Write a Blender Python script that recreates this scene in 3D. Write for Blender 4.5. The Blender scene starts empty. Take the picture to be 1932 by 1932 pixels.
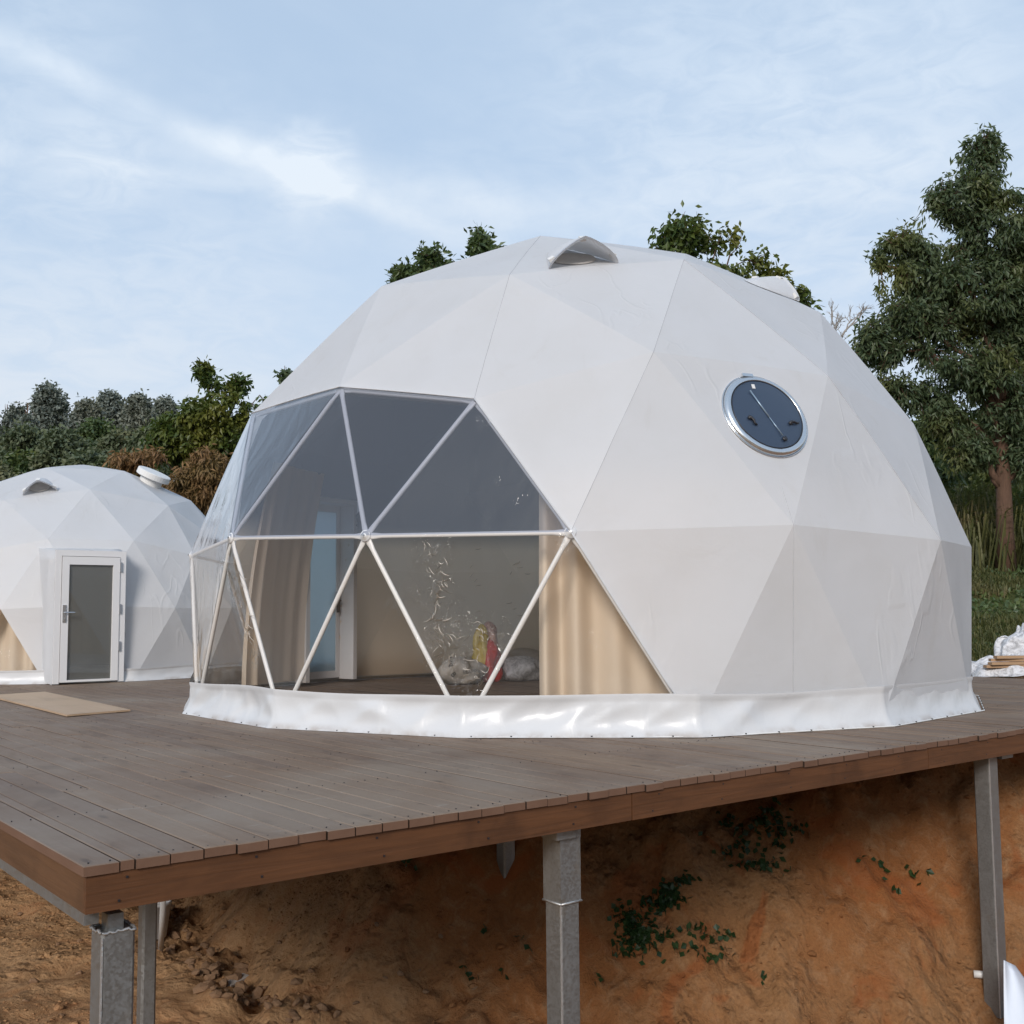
import bpy, math, random
import numpy as np
from mathutils import Vector, Matrix

random.seed(7)
RNG = np.random.default_rng(11)
SC = bpy.context.scene
COL = SC.collection

# ------------------------------------------------------------------ camera
CAM = np.array([-8.7786, -9.8747, 0.998])
YAW, PITCH, ROLL = -0.670739, 0.0867054, -0.0082061
FPX, CYPX, HALF = 2071.63, 7.209, 966.0
_r = np.array([math.cos(YAW), math.sin(YAW), 0.0])
FWD = np.array([-math.sin(YAW)*math.cos(PITCH), math.cos(YAW)*math.cos(PITCH), math.sin(PITCH)])
_u = np.cross(_r, FWD)
RGT = _r*math.cos(ROLL) + _u*math.sin(ROLL)
UPV = -_r*math.sin(ROLL) + _u*math.cos(ROLL)
cd = bpy.data.cameras.new("camera")
cam = bpy.data.objects.new("camera", cd)
COL.objects.link(cam)
M = Matrix.Identity(4)
for i in range(3):
    M[i][0], M[i][1], M[i][2], M[i][3] = RGT[i], UPV[i], -FWD[i], CAM[i]
cam.matrix_world = M
cd.sensor_width = 36.0
cd.lens = 36.0*FPX/1932.0
cd.shift_y = CYPX/1932.0
cd.clip_start = 0.05
cd.clip_end = 3000.0
SC.camera = cam
SC.view_settings.view_transform = 'Standard'
SC.view_settings.look = 'None'
SC.view_settings.gamma = 1.0
SC.view_settings.exposure = 0.56
SC.cycles.max_bounces = 6
SC.cycles.diffuse_bounces = 4
SC.cycles.glossy_bounces = 2
SC.cycles.transparent_max_bounces = 12

HF = np.array([FWD[0], FWD[1], 0]); HF /= np.linalg.norm(HF)
HR = np.array([HF[1], -HF[0], 0])

# ------------------------------------------------------------------ sun + sky
sun_h = -HR*0.242 - HF*0.970
sun_h /= np.linalg.norm(sun_h)
SUN_EL = math.radians(27)
to_sun = Vector((sun_h[0]*math.cos(SUN_EL), sun_h[1]*math.cos(SUN_EL), math.sin(SUN_EL)))
sl = bpy.data.lights.new("sun", 'SUN')
sl.energy = 1.75
sl.angle = math.radians(18)
sl.color = (1.0, 0.925, 0.86)
so = bpy.data.objects.new("sun", sl)
so.rotation_euler = to_sun.to_track_quat('Z', 'Y').to_euler()
so.location = (0, 0, 40)
COL.objects.link(so)

W = bpy.data.worlds.new("World")
SC.world = W
W.use_nodes = True
wt = W.node_tree
wt.nodes.clear()


class NT:
    """tiny node helper"""
    def __init__(s, tree):
        s.t = tree

    def n(s, typ, **kw):
        nd = s.t.nodes.new(typ)
        for k, v in kw.items():
            if k == 'ins':
                for kk, vv in v.items():
                    s.set(nd, kk, vv)
            else:
                setattr(nd, k, v)
        return nd

    def set(s, nd, key, v):
        sock = nd.inputs[key]
        if isinstance(v, bpy.types.NodeSocket):
            s.t.links.new(v, sock)
        else:
            sock.default_value = v

    def math(s, op, a, b=None, c=None, clamp=False):
        nd = s.t.nodes.new('ShaderNodeMath')
        nd.operation = op
        nd.use_clamp = clamp
        for i, v in enumerate((a, b, c)):
            if v is not None:
                s.set(nd, i, v)
        return nd.outputs[0]

    def vmath(s, op, a, b=None):
        nd = s.t.nodes.new('ShaderNodeVectorMath')
        nd.operation = op
        s.set(nd, 0, a)
        if b is not None:
            s.set(nd, 1, b)
        return nd.outputs['Value'] if op in ('DOT_PRODUCT', 'LENGTH') else nd.outputs[0]

    def mix(s, f, a, b, blend='MIX'):
        nd = s.t.nodes.new('ShaderNodeMix')
        nd.data_type = 'RGBA'
        nd.blend_type = blend
        s.set(nd, 0, f)
        s.set(nd, 6, a)
        s.set(nd, 7, b)
        return nd.outputs[2]

    def noise(s, vec, scale, detail=4, rough=0.55, dist=0.0):
        nd = s.t.nodes.new('ShaderNodeTexNoise')
        if vec is not None:
            s.set(nd, 'Vector', vec)
        nd.inputs['Scale'].default_value = scale
        nd.inputs['Detail'].default_value = detail
        nd.inputs['Roughness'].default_value = rough
        nd.inputs['Distortion'].default_value = dist
        return nd.outputs['Fac']

    def ramp(s, f, a, b, lo=0.0, hi=1.0):
        nd = s.t.nodes.new('ShaderNodeMapRange')
        nd.interpolation_type = 'SMOOTHSTEP'
        s.set(nd, 0, f)
        nd.inputs[1].default_value = a
        nd.inputs[2].default_value = b
        nd.inputs[3].default_value = lo
        nd.inputs[4].default_value = hi
        return nd.outputs[0]

    def mapping(s, vec, scale=(1, 1, 1), rot=(0, 0, 0), loc=(0, 0, 0)):
        nd = s.t.nodes.new('ShaderNodeMapping')
        s.set(nd, 0, vec)
        nd.inputs['Scale'].default_value = scale
        nd.inputs['Rotation'].default_value = rot
        nd.inputs['Location'].default_value = loc
        return nd.outputs[0]


def ray(px, py):
    d = FWD + RGT*(px-HALF)/FPX - UPV*(py-HALF-CYPX)/FPX
    return d


def at_w(px, py, w):
    """point seen at photo coordinate (1932 scale), w metres in front of the camera"""
    return CAM + ray(px, py)*w


def at_z(px, py, z):
    d = ray(px, py)
    return CAM + d*((z-CAM[2])/d[2])


w = NT(wt)
sky = w.n('ShaderNodeTexSky', sky_type='NISHITA', sun_disc=False)
sky.sun_elevation = SUN_EL
sky.sun_rotation = math.atan2(to_sun.x, to_sun.y)
sky.air_density = 1.0
sky.dust_density = 2.2
sky.ozone_density = 1.2
co = w.n('ShaderNodeTexCoord').outputs['Generated']
sepd = w.n('ShaderNodeSeparateXYZ', ins={0: co})
el = sepd.outputs['Z']
# cloud plane coordinates: direction / height
den = w.math('ADD', w.math('MAXIMUM', el, 0.0), 0.16)
pl = w.n('ShaderNodeCombineXYZ', ins={0: w.math('DIVIDE', sepd.outputs['X'], den), 1: w.math('DIVIDE', sepd.outputs['Y'], den)}).outputs[0]
# streaks run mostly from camera-left to right and away
pm = w.mapping(pl, scale=(0.55, 1.6, 1), rot=(0, 0, math.radians(-18)))
n1 = w.noise(pm, 0.9, 5, 0.5, 0.35)
n2 = w.noise(w.mapping(pl, scale=(0.8, 1.0, 1), loc=(3.1, 1.7, 0)), 0.55, 4, 0.5, 0.3)
n3 = w.noise(pm, 4.5, 5, 0.55, 0.5)
c1 = w.ramp(n1, 0.30, 0.80)
c2 = w.ramp(n2, 0.30, 0.75)
cl = w.math('ADD', w.math('MULTIPLY', c1, 0.15), w.math('MULTIPLY', c2, 0.17))
cl = w.math('ADD', cl, w.math('MULTIPLY', w.math('MULTIPLY', w.ramp(n3, 0.42, 0.75), c2), 0.07))


def norm(v):
    v = np.asarray(v, float)
    return v/np.linalg.norm(v)


def streak(pa, pb, width, amp, ext):
    """a thin cirrus band lying along the great circle through two sky directions"""
    a, b = norm(ray(*pa)), norm(ray(*pb))
    nn = norm(np.cross(a, b))
    mid = norm(a+b)
    dist_ = w.vmath('DOT_PRODUCT', co, tuple(nn))
    wob = w.math('MULTIPLY', w.math('SUBTRACT', w.noise(co, 5.0, 3, 0.5), 0.5), 0.022)
    dist_ = w.math('ABSOLUTE', w.math('ADD', dist_, wob))
    g = w.ramp(dist_, 0.0, width, 1.0, 0.0)
    g2 = w.ramp(w.vmath('DOT_PRODUCT', co, tuple(mid)), math.cos(ext), math.cos(ext*0.4))
    g3 = w.ramp(w.noise(co, 14.0, 4, 0.6), 0.25, 0.7, 0.45, 1.0)
    return w.math('MULTIPLY', w.math('MULTIPLY', w.math('MULTIPLY', g, g2), g3), amp)


def puff(p, rad, amp, s=13.0):
    d = w.vmath('DOT_PRODUCT', co, tuple(norm(ray(*p))))
    wob = w.math('MULTIPLY', w.math('SUBTRACT', w.noise(co, s, 4, 0.6), 0.5), (1-math.cos(rad))*1.6)
    tx = w.ramp(w.noise(w.mapping(co, scale=(1, 1, 2.5)), 22.0, 5, 0.6, 0.8), 0.25, 0.70, 0.35, 1.0)
    return w.math('MULTIPLY', w.math('MULTIPLY', w.ramp(w.math('ADD', d, wob), math.cos(rad), 1.0), tx), amp)


tot = cl
for sarg in [((-100, 45), (520, 305), 0.017, 0.42, 0.42), ((60, 300), (330, 330), 0.014, 0.25, 0.20),
             ((450, 290), (900, 380), 0.030, 0.40, 0.22), ((900, 420), (1700, 330), 0.05, 0.15, 0.4)]:
    tot = w.math('ADD', tot, streak(*sarg))
for parg in [((590, 322), 0.050, 0.34), ((575, 326), 0.020, 0.22), ((660, 345), 0.08, 0.14), ((500, 300), 0.05, 0.10), ((860, 400), 0.08, 0.15), ((200, 300), 0.06, 0.18), ((1450, 120), 0.35, 0.2, 5.0), ((1500, 420), 0.25, 0.25, 6.0), ((120, 620), 0.30, 0.35, 5.0)]:
    tot = w.math('ADD', tot, puff(*parg))
hor = w.ramp(el, -0.02, 0.36, 1.0, 0.0)
tot = w.math('ADD', tot, w.math('MULTIPLY', hor, 0.55), clamp=True)
skyc = w.mix(1.0, sky.outputs[0], (0.86, 1.0, 1.14, 1), 'MULTIPLY')
cloudc = w.mix(w.ramp(el, 0.0, 0.5), (6.8, 6.85, 7.0, 1), (6.3, 7.1, 8.0, 1))
base_blue = w.mix(0.7, skyc, (4.3, 5.6, 7.2, 1))
final = w.mix(tot, base_blue, cloudc)
bg = w.n('ShaderNodeBackground', ins={0: final, 1: 0.085})
wo = w.n('ShaderNodeOutputWorld', ins={0: bg.outputs[0]})

# ------------------------------------------------------------------ helpers


def setlab(o, label=None, cat=None, group=None, kind=None):
    if label: o['label'] = label
    if cat: o['category'] = cat
    if group: o['group'] = group
    if kind: o['kind'] = kind
    return o


def empty(name, loc, label, cat, group=None, rz=0.0):
    o = bpy.data.objects.new(name, None)
    o.empty_display_size = 0.2
    o.location = loc
    o.rotation_euler = (0, 0, rz)
    COL.objects.link(o)
    return setlab(o, label, cat, group)


def link(name, me, parent=None, loc=None, world=True):
    """link a mesh; when world is True its vertices are world coordinates"""
    o = bpy.data.objects.new(name, me)
    COL.objects.link(o)
    if parent is not None:
        o.parent = parent
        if world:
            mw = Matrix.Identity(4)
            p = parent
            while p is not None:
                mw = Matrix.LocRotScale(p.location, p.rotation_euler, p.scale) @ mw if p.parent is None else p.matrix_basis @ mw
                if p.parent is not None:
                    mw = p.matrix_basis @ Matrix.Identity(4) if False else mw
                p = p.parent
            o.matrix_basis = chain(parent).inverted()
    if loc is not None:
        o.location = loc
    return o


def chain(o):
    m = o.matrix_basis.copy()
    p = o.parent
    while p is not None:
        m = p.matrix_basis @ m
        p = p.parent
    return m


def mesh(name, V, F, mats, smooth=False, midx=None):
    me = bpy.data.meshes.new(name)
    if isinstance(F, np.ndarray):
        V = np.asarray(V, np.float32)
        k = F.shape[1]
        me.vertices.add(len(V))
        me.vertices.foreach_set('co', V.ravel())
        me.loops.add(F.size)
        me.loops.foreach_set('vertex_index', F.astype(np.int32).ravel())
        me.polygons.add(len(F))
        me.polygons.foreach_set('loop_start', np.arange(0, F.size, k, dtype=np.int32))
        me.polygons.foreach_set('loop_total', np.full(len(F), k, np.int32))
        me.update(calc_edges=True)
    else:
        me.from_pydata([tuple(map(float, v)) for v in V], [], F)
    if not isinstance(mats, (list, tuple)):
        mats = [mats]
    for m_ in mats:
        me.materials.append(m_)
    if midx is not None:
        me.polygons.foreach_set('material_index', np.asarray(midx, np.int32))
    me.polygons.foreach_set('use_smooth', np.full(len(me.polygons), smooth))
    me.update()
    return me


class MB:
    def __init__(s):
        s.V = []
        s.F = []

    def add(s, V, F):
        o = len(s.V)
        s.V += [tuple(v) for v in V]
        s.F += [tuple(i+o for i in f) for f in F]

    def box(s, lo, hi, M=None, bev=0.0):
        x0, y0, z0 = lo
        x1, y1, z1 = hi
        if bev <= 0:
            V = [(x0, y0, z0), (x1, y0, z0), (x1, y1, z0), (x0, y1, z0), (x0, y0, z1), (x1, y0, z1), (x1, y1, z1), (x0, y1, z1)]
            F = [(0, 3, 2, 1), (4, 5, 6, 7), (0, 1, 5, 4), (1, 2, 6, 5), (2, 3, 7, 6), (3, 0, 4, 7)]
        else:
            b = bev
            V = [(x0, y0, z0), (x1, y0, z0), (x1, y1, z0), (x0, y1, z0),
                 (x0, y0, z1-b), (x1, y0, z1-b), (x1, y1, z1-b), (x0, y1, z1-b),
                 (x0+b, y0+b, z1), (x1-b, y0+b, z1), (x1-b, y1-b, z1), (x0+b, y1-b, z1)]
            F = [(0, 3, 2, 1), (8, 9, 10, 11)]
            for i in range(4):
                j = (i+1) % 4
                F.append((i, j, j+4, i+4))
                F.append((i+4, j+4, j+8, i+8))
        if M is not None:
            V = [tuple(M @ Vector(v)) for v in V]
        s.add(V, F)

    def tube(s, pts, rad, n=8, cap=True):
        pts = [Vector(p) for p in pts]
        if not isinstance(rad, (list, tuple)):
            rad = [rad]*len(pts)
        V = []
        up = Vector((0, 0, 1))
        for i, p in enumerate(pts):
            d = (pts[min(i+1, len(pts)-1)]-pts[max(i-1, 0)]).normalized()
            a = d.cross(up)
            if a.length < 1e-3:
                a = d.cross(Vector((1, 0, 0)))
            a.normalize()
            b = d.cross(a)
            for k in range(n):
                t = 2*math.pi*k/n
                V.append(p + (a*math.cos(t)+b*math.sin(t))*rad[i])
        F = []
        for i in range(len(pts)-1):
            for k in range(n):
                F.append((i*n+k, i*n+(k+1) % n, (i+1)*n+(k+1) % n, (i+1)*n+k))
        if cap:
            F.append(tuple(range(n-1, -1, -1)))
            F.append(tuple((len(pts)-1)*n+k for k in range(n)))
        s.add(V, F)

    def lathe(s, prof, M=None, n=48, closed=False):
        """prof: (radius, height) list revolved round local z"""
        V = []
        for r, h in prof:
            for k in range(n):
                t = 2*math.pi*k/n
                V.append(Vector((r*math.cos(t), r*math.sin(t), h)))
        if M is not None:
            V = [M @ v for v in V]
        m = len(prof)
        F = []
        for i in range(m if closed else m-1):
            j = (i+1) % m
            for k in range(n):
                F.append((i*n+k, i*n+(k+1) % n, j*n+(k+1) % n, j*n+k))
        s.add(V, F)

    def me(s, name, mats, smooth=False):
        return mesh(name, s.V, s.F, mats, smooth)


def smoothstep(a, b, x):
    t = np.clip((x-a)/(b-a), 0, 1)
    return t*t*(3-2*t)


_perm = np.random.default_rng(5).random((256, 256))


def vnoise(x, y):
    xi = np.floor(x).astype(int)
    yi = np.floor(y).astype(int)
    fx = x-xi
    fy = y-yi
    fx = fx*fx*(3-2*fx)
    fy = fy*fy*(3-2*fy)
    a = _perm[xi & 255, yi & 255]
    b = _perm[(xi+1) & 255, yi & 255]
    c = _perm[xi & 255, (yi+1) & 255]
    d = _perm[(xi+1) & 255, (yi+1) & 255]
    return (a*(1-fx)+b*fx)*(1-fy)+(c*(1-fx)+d*fx)*fy - 0.5


def fbm(x, y, o=4, g=0.5):
    s = 0
    a = 1.0
    for i in range(o):
        s = s + a*vnoise(x*2**i+17.3*i, y*2**i+5.1*i)
        a *= g
    return s

# ------------------------------------------------------------------ materials


def mat(name, fn):
    m = bpy.data.materials.new(name)
    m.use_nodes = True
    m.node_tree.nodes.clear()
    t = NT(m.node_tree)
    out = t.n('ShaderNodeOutputMaterial')
    sh = fn(t)
    t.t.links.new(sh, out.inputs[0])
    return m


def pbsdf(t, col, rough=0.6, metal=0.0, normal=None, spec=0.5, **kw):
    b = t.n('ShaderNodeBsdfPrincipled')
    t.set(b, 'Base Color', col)
    t.set(b, 'Roughness', rough)
    t.set(b, 'Metallic', metal)
    t.set(b, 'Specular IOR Level', spec)
    if normal is not None:
        t.set(b, 'Normal', normal)
    for k, v in kw.items():
        t.set(b, k.replace('_', ' '), v)
    return b.outputs[0]


def bump(t, h, strength=0.3, dist=0.02):
    b = t.n('ShaderNodeBump')
    b.inputs['Strength'].default_value = strength
    b.inputs['Distance'].default_value = dist
    t.set(b, 'Height', h)
    return b.outputs[0]


def schlick(t, nb=None, k=1.0):
    lw = t.n('ShaderNodeLayerWeight', ins={'Blend': 0.5})
    if nb is not None:
        t.set(lw, 'Normal', nb)
    p5 = t.math('POWER', lw.outputs['Facing'], 5.0)
    return t.math('MULTIPLY', t.math('ADD', t.math('MULTIPLY', p5, 0.95), 0.045), k, clamp=True)


def objc(t):
    return t.n('ShaderNodeTexCoord').outputs['Object']


def rnd(t):
    return t.n('ShaderNodeObjectInfo').outputs['Random']


def isl(t):
    return t.n('ShaderNodeNewGeometry').outputs['Random Per Island']


def posn(t):
    return t.n('ShaderNodeNewGeometry').outputs['Position']


def m_fabric(t):
    P_ = posn(t)
    n = t.noise(P_, 1.6, 5, 0.6)
    wr = t.noise(t.mapping(P_, scale=(1, 1, 1.3)), 2.2, 4, 0.55, 1.2)
    gr = t.noise(P_, 0.45, 3, 0.5)
    col = t.mix(gr, (0.80, 0.81, 0.835, 1), (0.835, 0.845, 0.87, 1))
    col = t.mix(t.ramp(n, 0.35, 0.75, 0.0, 0.35), col, (0.74, 0.735, 0.73, 1))
    dm_ = t.noise(t.mapping(P_, scale=(1, 1, 0.25)), 2.4, 6, 0.7, 1.0)
    col = t.mix(t.ramp(dm_, 0.56, 0.80, 0.0, 0.4), col, (0.66, 0.64, 0.61, 1))
    f1 = t.noise(t.mapping(P_, scale=(1, 1, 0.35), rot=(0.5, 0.3, 0.4)), 2.6, 2, 0.4, 0.8)
    fold = t.math('MULTIPLY', t.ramp(t.math('ABSOLUTE', t.math('SUBTRACT', f1, 0.5)), 0.0, 0.05, 1.0, 0.0), t.ramp(t.noise(P_, 0.8, 2), 0.5, 0.62))
    h = t.math('ADD', t.math('ADD', t.math('MULTIPLY', wr, 0.7), t.math('MULTIPLY', fold, 0.35)), t.math('MULTIPLY', t.noise(P_, 45.0, 3), 0.015))
    d = pbsdf(t, col, 0.48, normal=bump(t, h, 0.30, 0.03), spec=0.4)
    tl = t.n('ShaderNodeBsdfTranslucent', ins={0: (0.80, 0.79, 0.78, 1)}).outputs[0]
    return t.n('ShaderNodeMixShader', ins={0: 0.40, 1: d, 2: tl}).outputs[0]


def m_skirt(t):
    P_ = posn(t)
    wr = t.noise(t.mapping(P_, scale=(1, 1, 0.6)), 5.0, 4, 0.5, 1.0)
    gm_ = t.n('ShaderNodeSeparateXYZ', ins={0: P_}).outputs['Z']
    dirt_ = t.math('MULTIPLY', t.ramp(gm_, 0.0, 0.07, 1.0, 0.0), t.ramp(t.noise(P_, 4.0, 4, 0.6), 0.4, 0.65, 0.1, 0.8))
    return pbsdf(t, t.mix(dirt_, (0.60, 0.60, 0.605, 1), (0.36, 0.31, 0.27, 1)), 0.32, normal=bump(t, wr, 0.2, 0.03), spec=0.5)


def m_liner(t):
    P_ = posn(t)
    n = t.noise(P_, 2.0, 4)
    z = t.n('ShaderNodeSeparateXYZ', ins={0: P_}).outputs['Z']
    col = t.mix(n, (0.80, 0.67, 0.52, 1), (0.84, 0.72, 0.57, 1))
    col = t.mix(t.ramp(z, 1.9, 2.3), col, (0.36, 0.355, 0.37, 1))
    d = pbsdf(t, col, 0.7, normal=bump(t, t.noise(P_, 4, 4, 0.6, 1), 0.3, 0.03))
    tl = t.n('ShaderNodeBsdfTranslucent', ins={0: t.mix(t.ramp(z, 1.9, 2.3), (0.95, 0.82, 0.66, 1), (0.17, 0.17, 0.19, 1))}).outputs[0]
    return t.n('ShaderNodeMixShader', ins={0: 0.70, 1: d, 2: tl}).outputs[0]


def film(tint, milk, milkc, crink):
    def f(t):
        P_ = posn(t)
        big = t.noise(t.mapping(P_, scale=(1, 1, 0.4)), 2.2, 3, 0.5, 1.2)
        # creases: ridged noise, only where the film has been folded
        wp = t.n('ShaderNodeTexNoise', ins={'Vector': P_, 'Scale': 5.0, 'Detail': 4.0}).outputs['Color']
        pw = t.vmath('ADD', P_, t.vmath('MULTIPLY', wp, (0.35, 0.35, 0.35)))
        rn = t.noise(t.mapping(pw, scale=(1, 1, 0.55)), 13.0, 3, 0.5, 1.0)
        ridge = t.ramp(t.math('ABSOLUTE', t.math('SUBTRACT', rn, 0.5)), 0.0, 0.05, 1.0, 0.0)
        mask = t.ramp(t.noise(P_, 1.3, 3, 0.5, 0.5), 0.60, 0.75, 0.0, 0.5)
        for (c_, r_) in FOLDS:
            dd = t.vmath('LENGTH', t.vmath('SUBTRACT', P_, tuple(c_)))
            mask = t.math('MAXIMUM', mask, t.ramp(dd, r_*0.25, r_, 1.0, 0.0))
        brk = t.ramp(t.noise(P_, 11.0, 2), 0.36, 0.52)
        cr = t.math('MULTIPLY', t.math('MULTIPLY', ridge, mask), brk)
        h = t.math('ADD', t.math('MULTIPLY', big, 0.45), t.math('MULTIPLY', cr, 0.55*crink))
        nb = bump(t, h, 0.5, 0.05)
        tr = t.n('ShaderNodeBsdfTransparent', ins={0: tint}).outputs[0]
        gl = t.n('ShaderNodeBsdfGlossy', ins={0: (1, 1, 1, 1), 'Roughness': 0.06, 'Normal': nb}).outputs[0]
        df = t.n('ShaderNodeBsdfDiffuse', ins={0: milkc, 'Normal': nb}).outputs[0]
        tl = t.n('ShaderNodeBsdfTranslucent', ins={0: milkc}).outputs[0]
        dt = t.n('ShaderNodeMixShader', ins={0: 0.4, 1: df, 2: tl}).outputs[0]
        fr = schlick(t, nb, 1.6 if crink < 0.5 else 1.05)
        mk = t.math('ADD', milk, t.math('MULTIPLY', cr, 0.22*crink))  # crease ridges whitened, their glints put into the milk colour
        a = t.n('ShaderNodeMixShader', ins={0: mk, 1: tr, 2: dt}).outputs[0]
        return t.n('ShaderNodeMixShader', ins={0: fr, 1: a, 2: gl}).outputs[0]
    return f


def m_plank(t):
    P_ = objc(t)
    r = rnd(t)
    off = t.n('ShaderNodeCombineXYZ', ins={0: t.math('MULTIPLY', r, 40.0), 1: t.math('MULTIPLY', r, 17.0)}).outputs[0]
    v = t.vmath('ADD', P_, off)
    g = t.noise(t.mapping(v, scale=(28, 1.1, 10)), 1.0, 5, 0.6, 0.6)
    st = t.noise(t.mapping(v, scale=(3, 1.2, 3)), 1.1, 5, 0.65, 0.5)
    col = t.mix(g, (0.138, 0.088, 0.056, 1), (0.250, 0.176, 0.122, 1))
    col = t.mix(t.ramp(st, 0.54, 0.74, 0.0, 0.55), col, (0.07, 0.05, 0.042, 1))
    kv = t.n('ShaderNodeTexVoronoi')
    t.set(kv, 'Vector', t.mapping(v, scale=(5, 1.6, 5)))
    kv.inputs['Scale'].default_value = 1.0
    col = t.mix(t.ramp(kv.outputs['Distance'], 0.03, 0.13, 0.8, 0.0), col, (0.045, 0.028, 0.02, 1))
    sc_ = t.noise(t.mapping(posn(t), scale=(1.2, 6, 1), rot=(0, 0, 0.6)), 3.0, 4, 0.6, 1.2)
    col = t.mix(t.ramp(sc_, 0.62, 0.72, 0.0, 0.45), col, (0.34, 0.30, 0.26, 1))
    col = t.mix(t.math('MULTIPLY', r, 0.5), col, (0.12, 0.085, 0.068, 1))
    wn = t.noise(posn(t), 0.55, 4, 0.6, 0.4)
    col = t.mix(t.ramp(wn, 0.45, 0.7, 0.0, 0.45), col, (0.27, 0.225, 0.18, 1))
    # brown where the cut ends show
    tn_ = t.n('ShaderNodeSeparateXYZ', ins={0: t.n('ShaderNodeNewGeometry').outputs['True Normal']})
    nz = tn_.outputs['Z']
    col = t.mix(t.ramp(nz, 0.3, 0.6, 1.0, 0.0), col, t.mix(st, (0.10, 0.050, 0.030, 1), (0.20, 0.115, 0.075, 1)))
    edge_ = t.math('MULTIPLY', t.ramp(t.math('ABSOLUTE', tn_.outputs['X']), 0.8, 0.95), t.ramp(t.n('ShaderNodeSeparateXYZ', ins={0: posn(t)}).outputs['X'], -7.335, -7.32))
    col = t.mix(edge_, col, (0.035, 0.022, 0.015, 1))  # plank sides inside the gaps blackened, gap shade put into the colour
    return pbsdf(t, col, t.ramp(st, 0.3, 0.7, 0.55, 0.72), normal=bump(t, t.math('ADD', g, t.math('MULTIPLY', st, 0.6)), 0.35, 0.006), spec=0.3)


def wood(c1, c2, ax=(20, 1.5, 20), rough=0.55, knot=0.5):
    def f(t):
        v = objc(t)
        g = t.noise(t.mapping(v, scale=ax), 1.0, 5, 0.6, 0.8)
        st = t.noise(v, 2.6, 4, 0.6)
        col = t.mix(g, c1, c2)
        col = t.mix(t.ramp(st, 0.5, 0.75, 0.0, knot), col, tuple(0.5*c for c in c1[:3])+(1,))
        kn = t.n('ShaderNodeTexVoronoi')
        t.set(kn, 'Vector', v)
        kn.inputs['Scale'].default_value = 2.2
        col = t.mix(t.ramp(kn.outputs['Distance'], 0.02, 0.07, 0.75, 0.0), col, tuple(0.35*c for c in c1[:3])+(1,))
        wt_ = t.noise(t.mapping(posn(t), scale=(0.6, 0.6, 3)), 2.0, 5, 0.65, 0.5)
        col = t.mix(t.ramp(wt_, 0.5, 0.7, 0.0, 0.45), col, tuple(0.55*(a_+b_)/2 for a_, b_ in zip(c1[:3], c2[:3]))+(1,))
        return pbsdf(t, col, rough, normal=bump(t, g, 0.4, 0.006), spec=0.35)
    return f


def m_galv(t):
    v = posn(t)
    vo = t.n('ShaderNodeTexVoronoi')
    t.set(vo, 'Vector', v)
    vo.inputs['Scale'].default_value = 85.0
    n = t.noise(t.mapping(v, scale=(1, 1, 0.25)), 9.0, 5, 0.6)
    sp = t.n('ShaderNodeSeparateColor', ins={0: vo.outputs['Color']}).outputs[0]
    col = t.mix(sp, (0.20, 0.20, 0.195, 1), (0.255, 0.255, 0.25, 1))
    col = t.mix(t.ramp(n, 0.5, 0.7, 0.0, 0.5), col, (0.31, 0.315, 0.31, 1))
    col = t.mix(t.ramp(t.noise(v, 3.5, 5, 0.7), 0.58, 0.72, 0.0, 0.5), col, (0.23, 0.19, 0.14, 1))
    return pbsdf(t, col, t.ramp(sp, 0.0, 1.0, 0.38, 0.58), 0.65, normal=bump(t, n, 0.15, 0.01))


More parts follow.
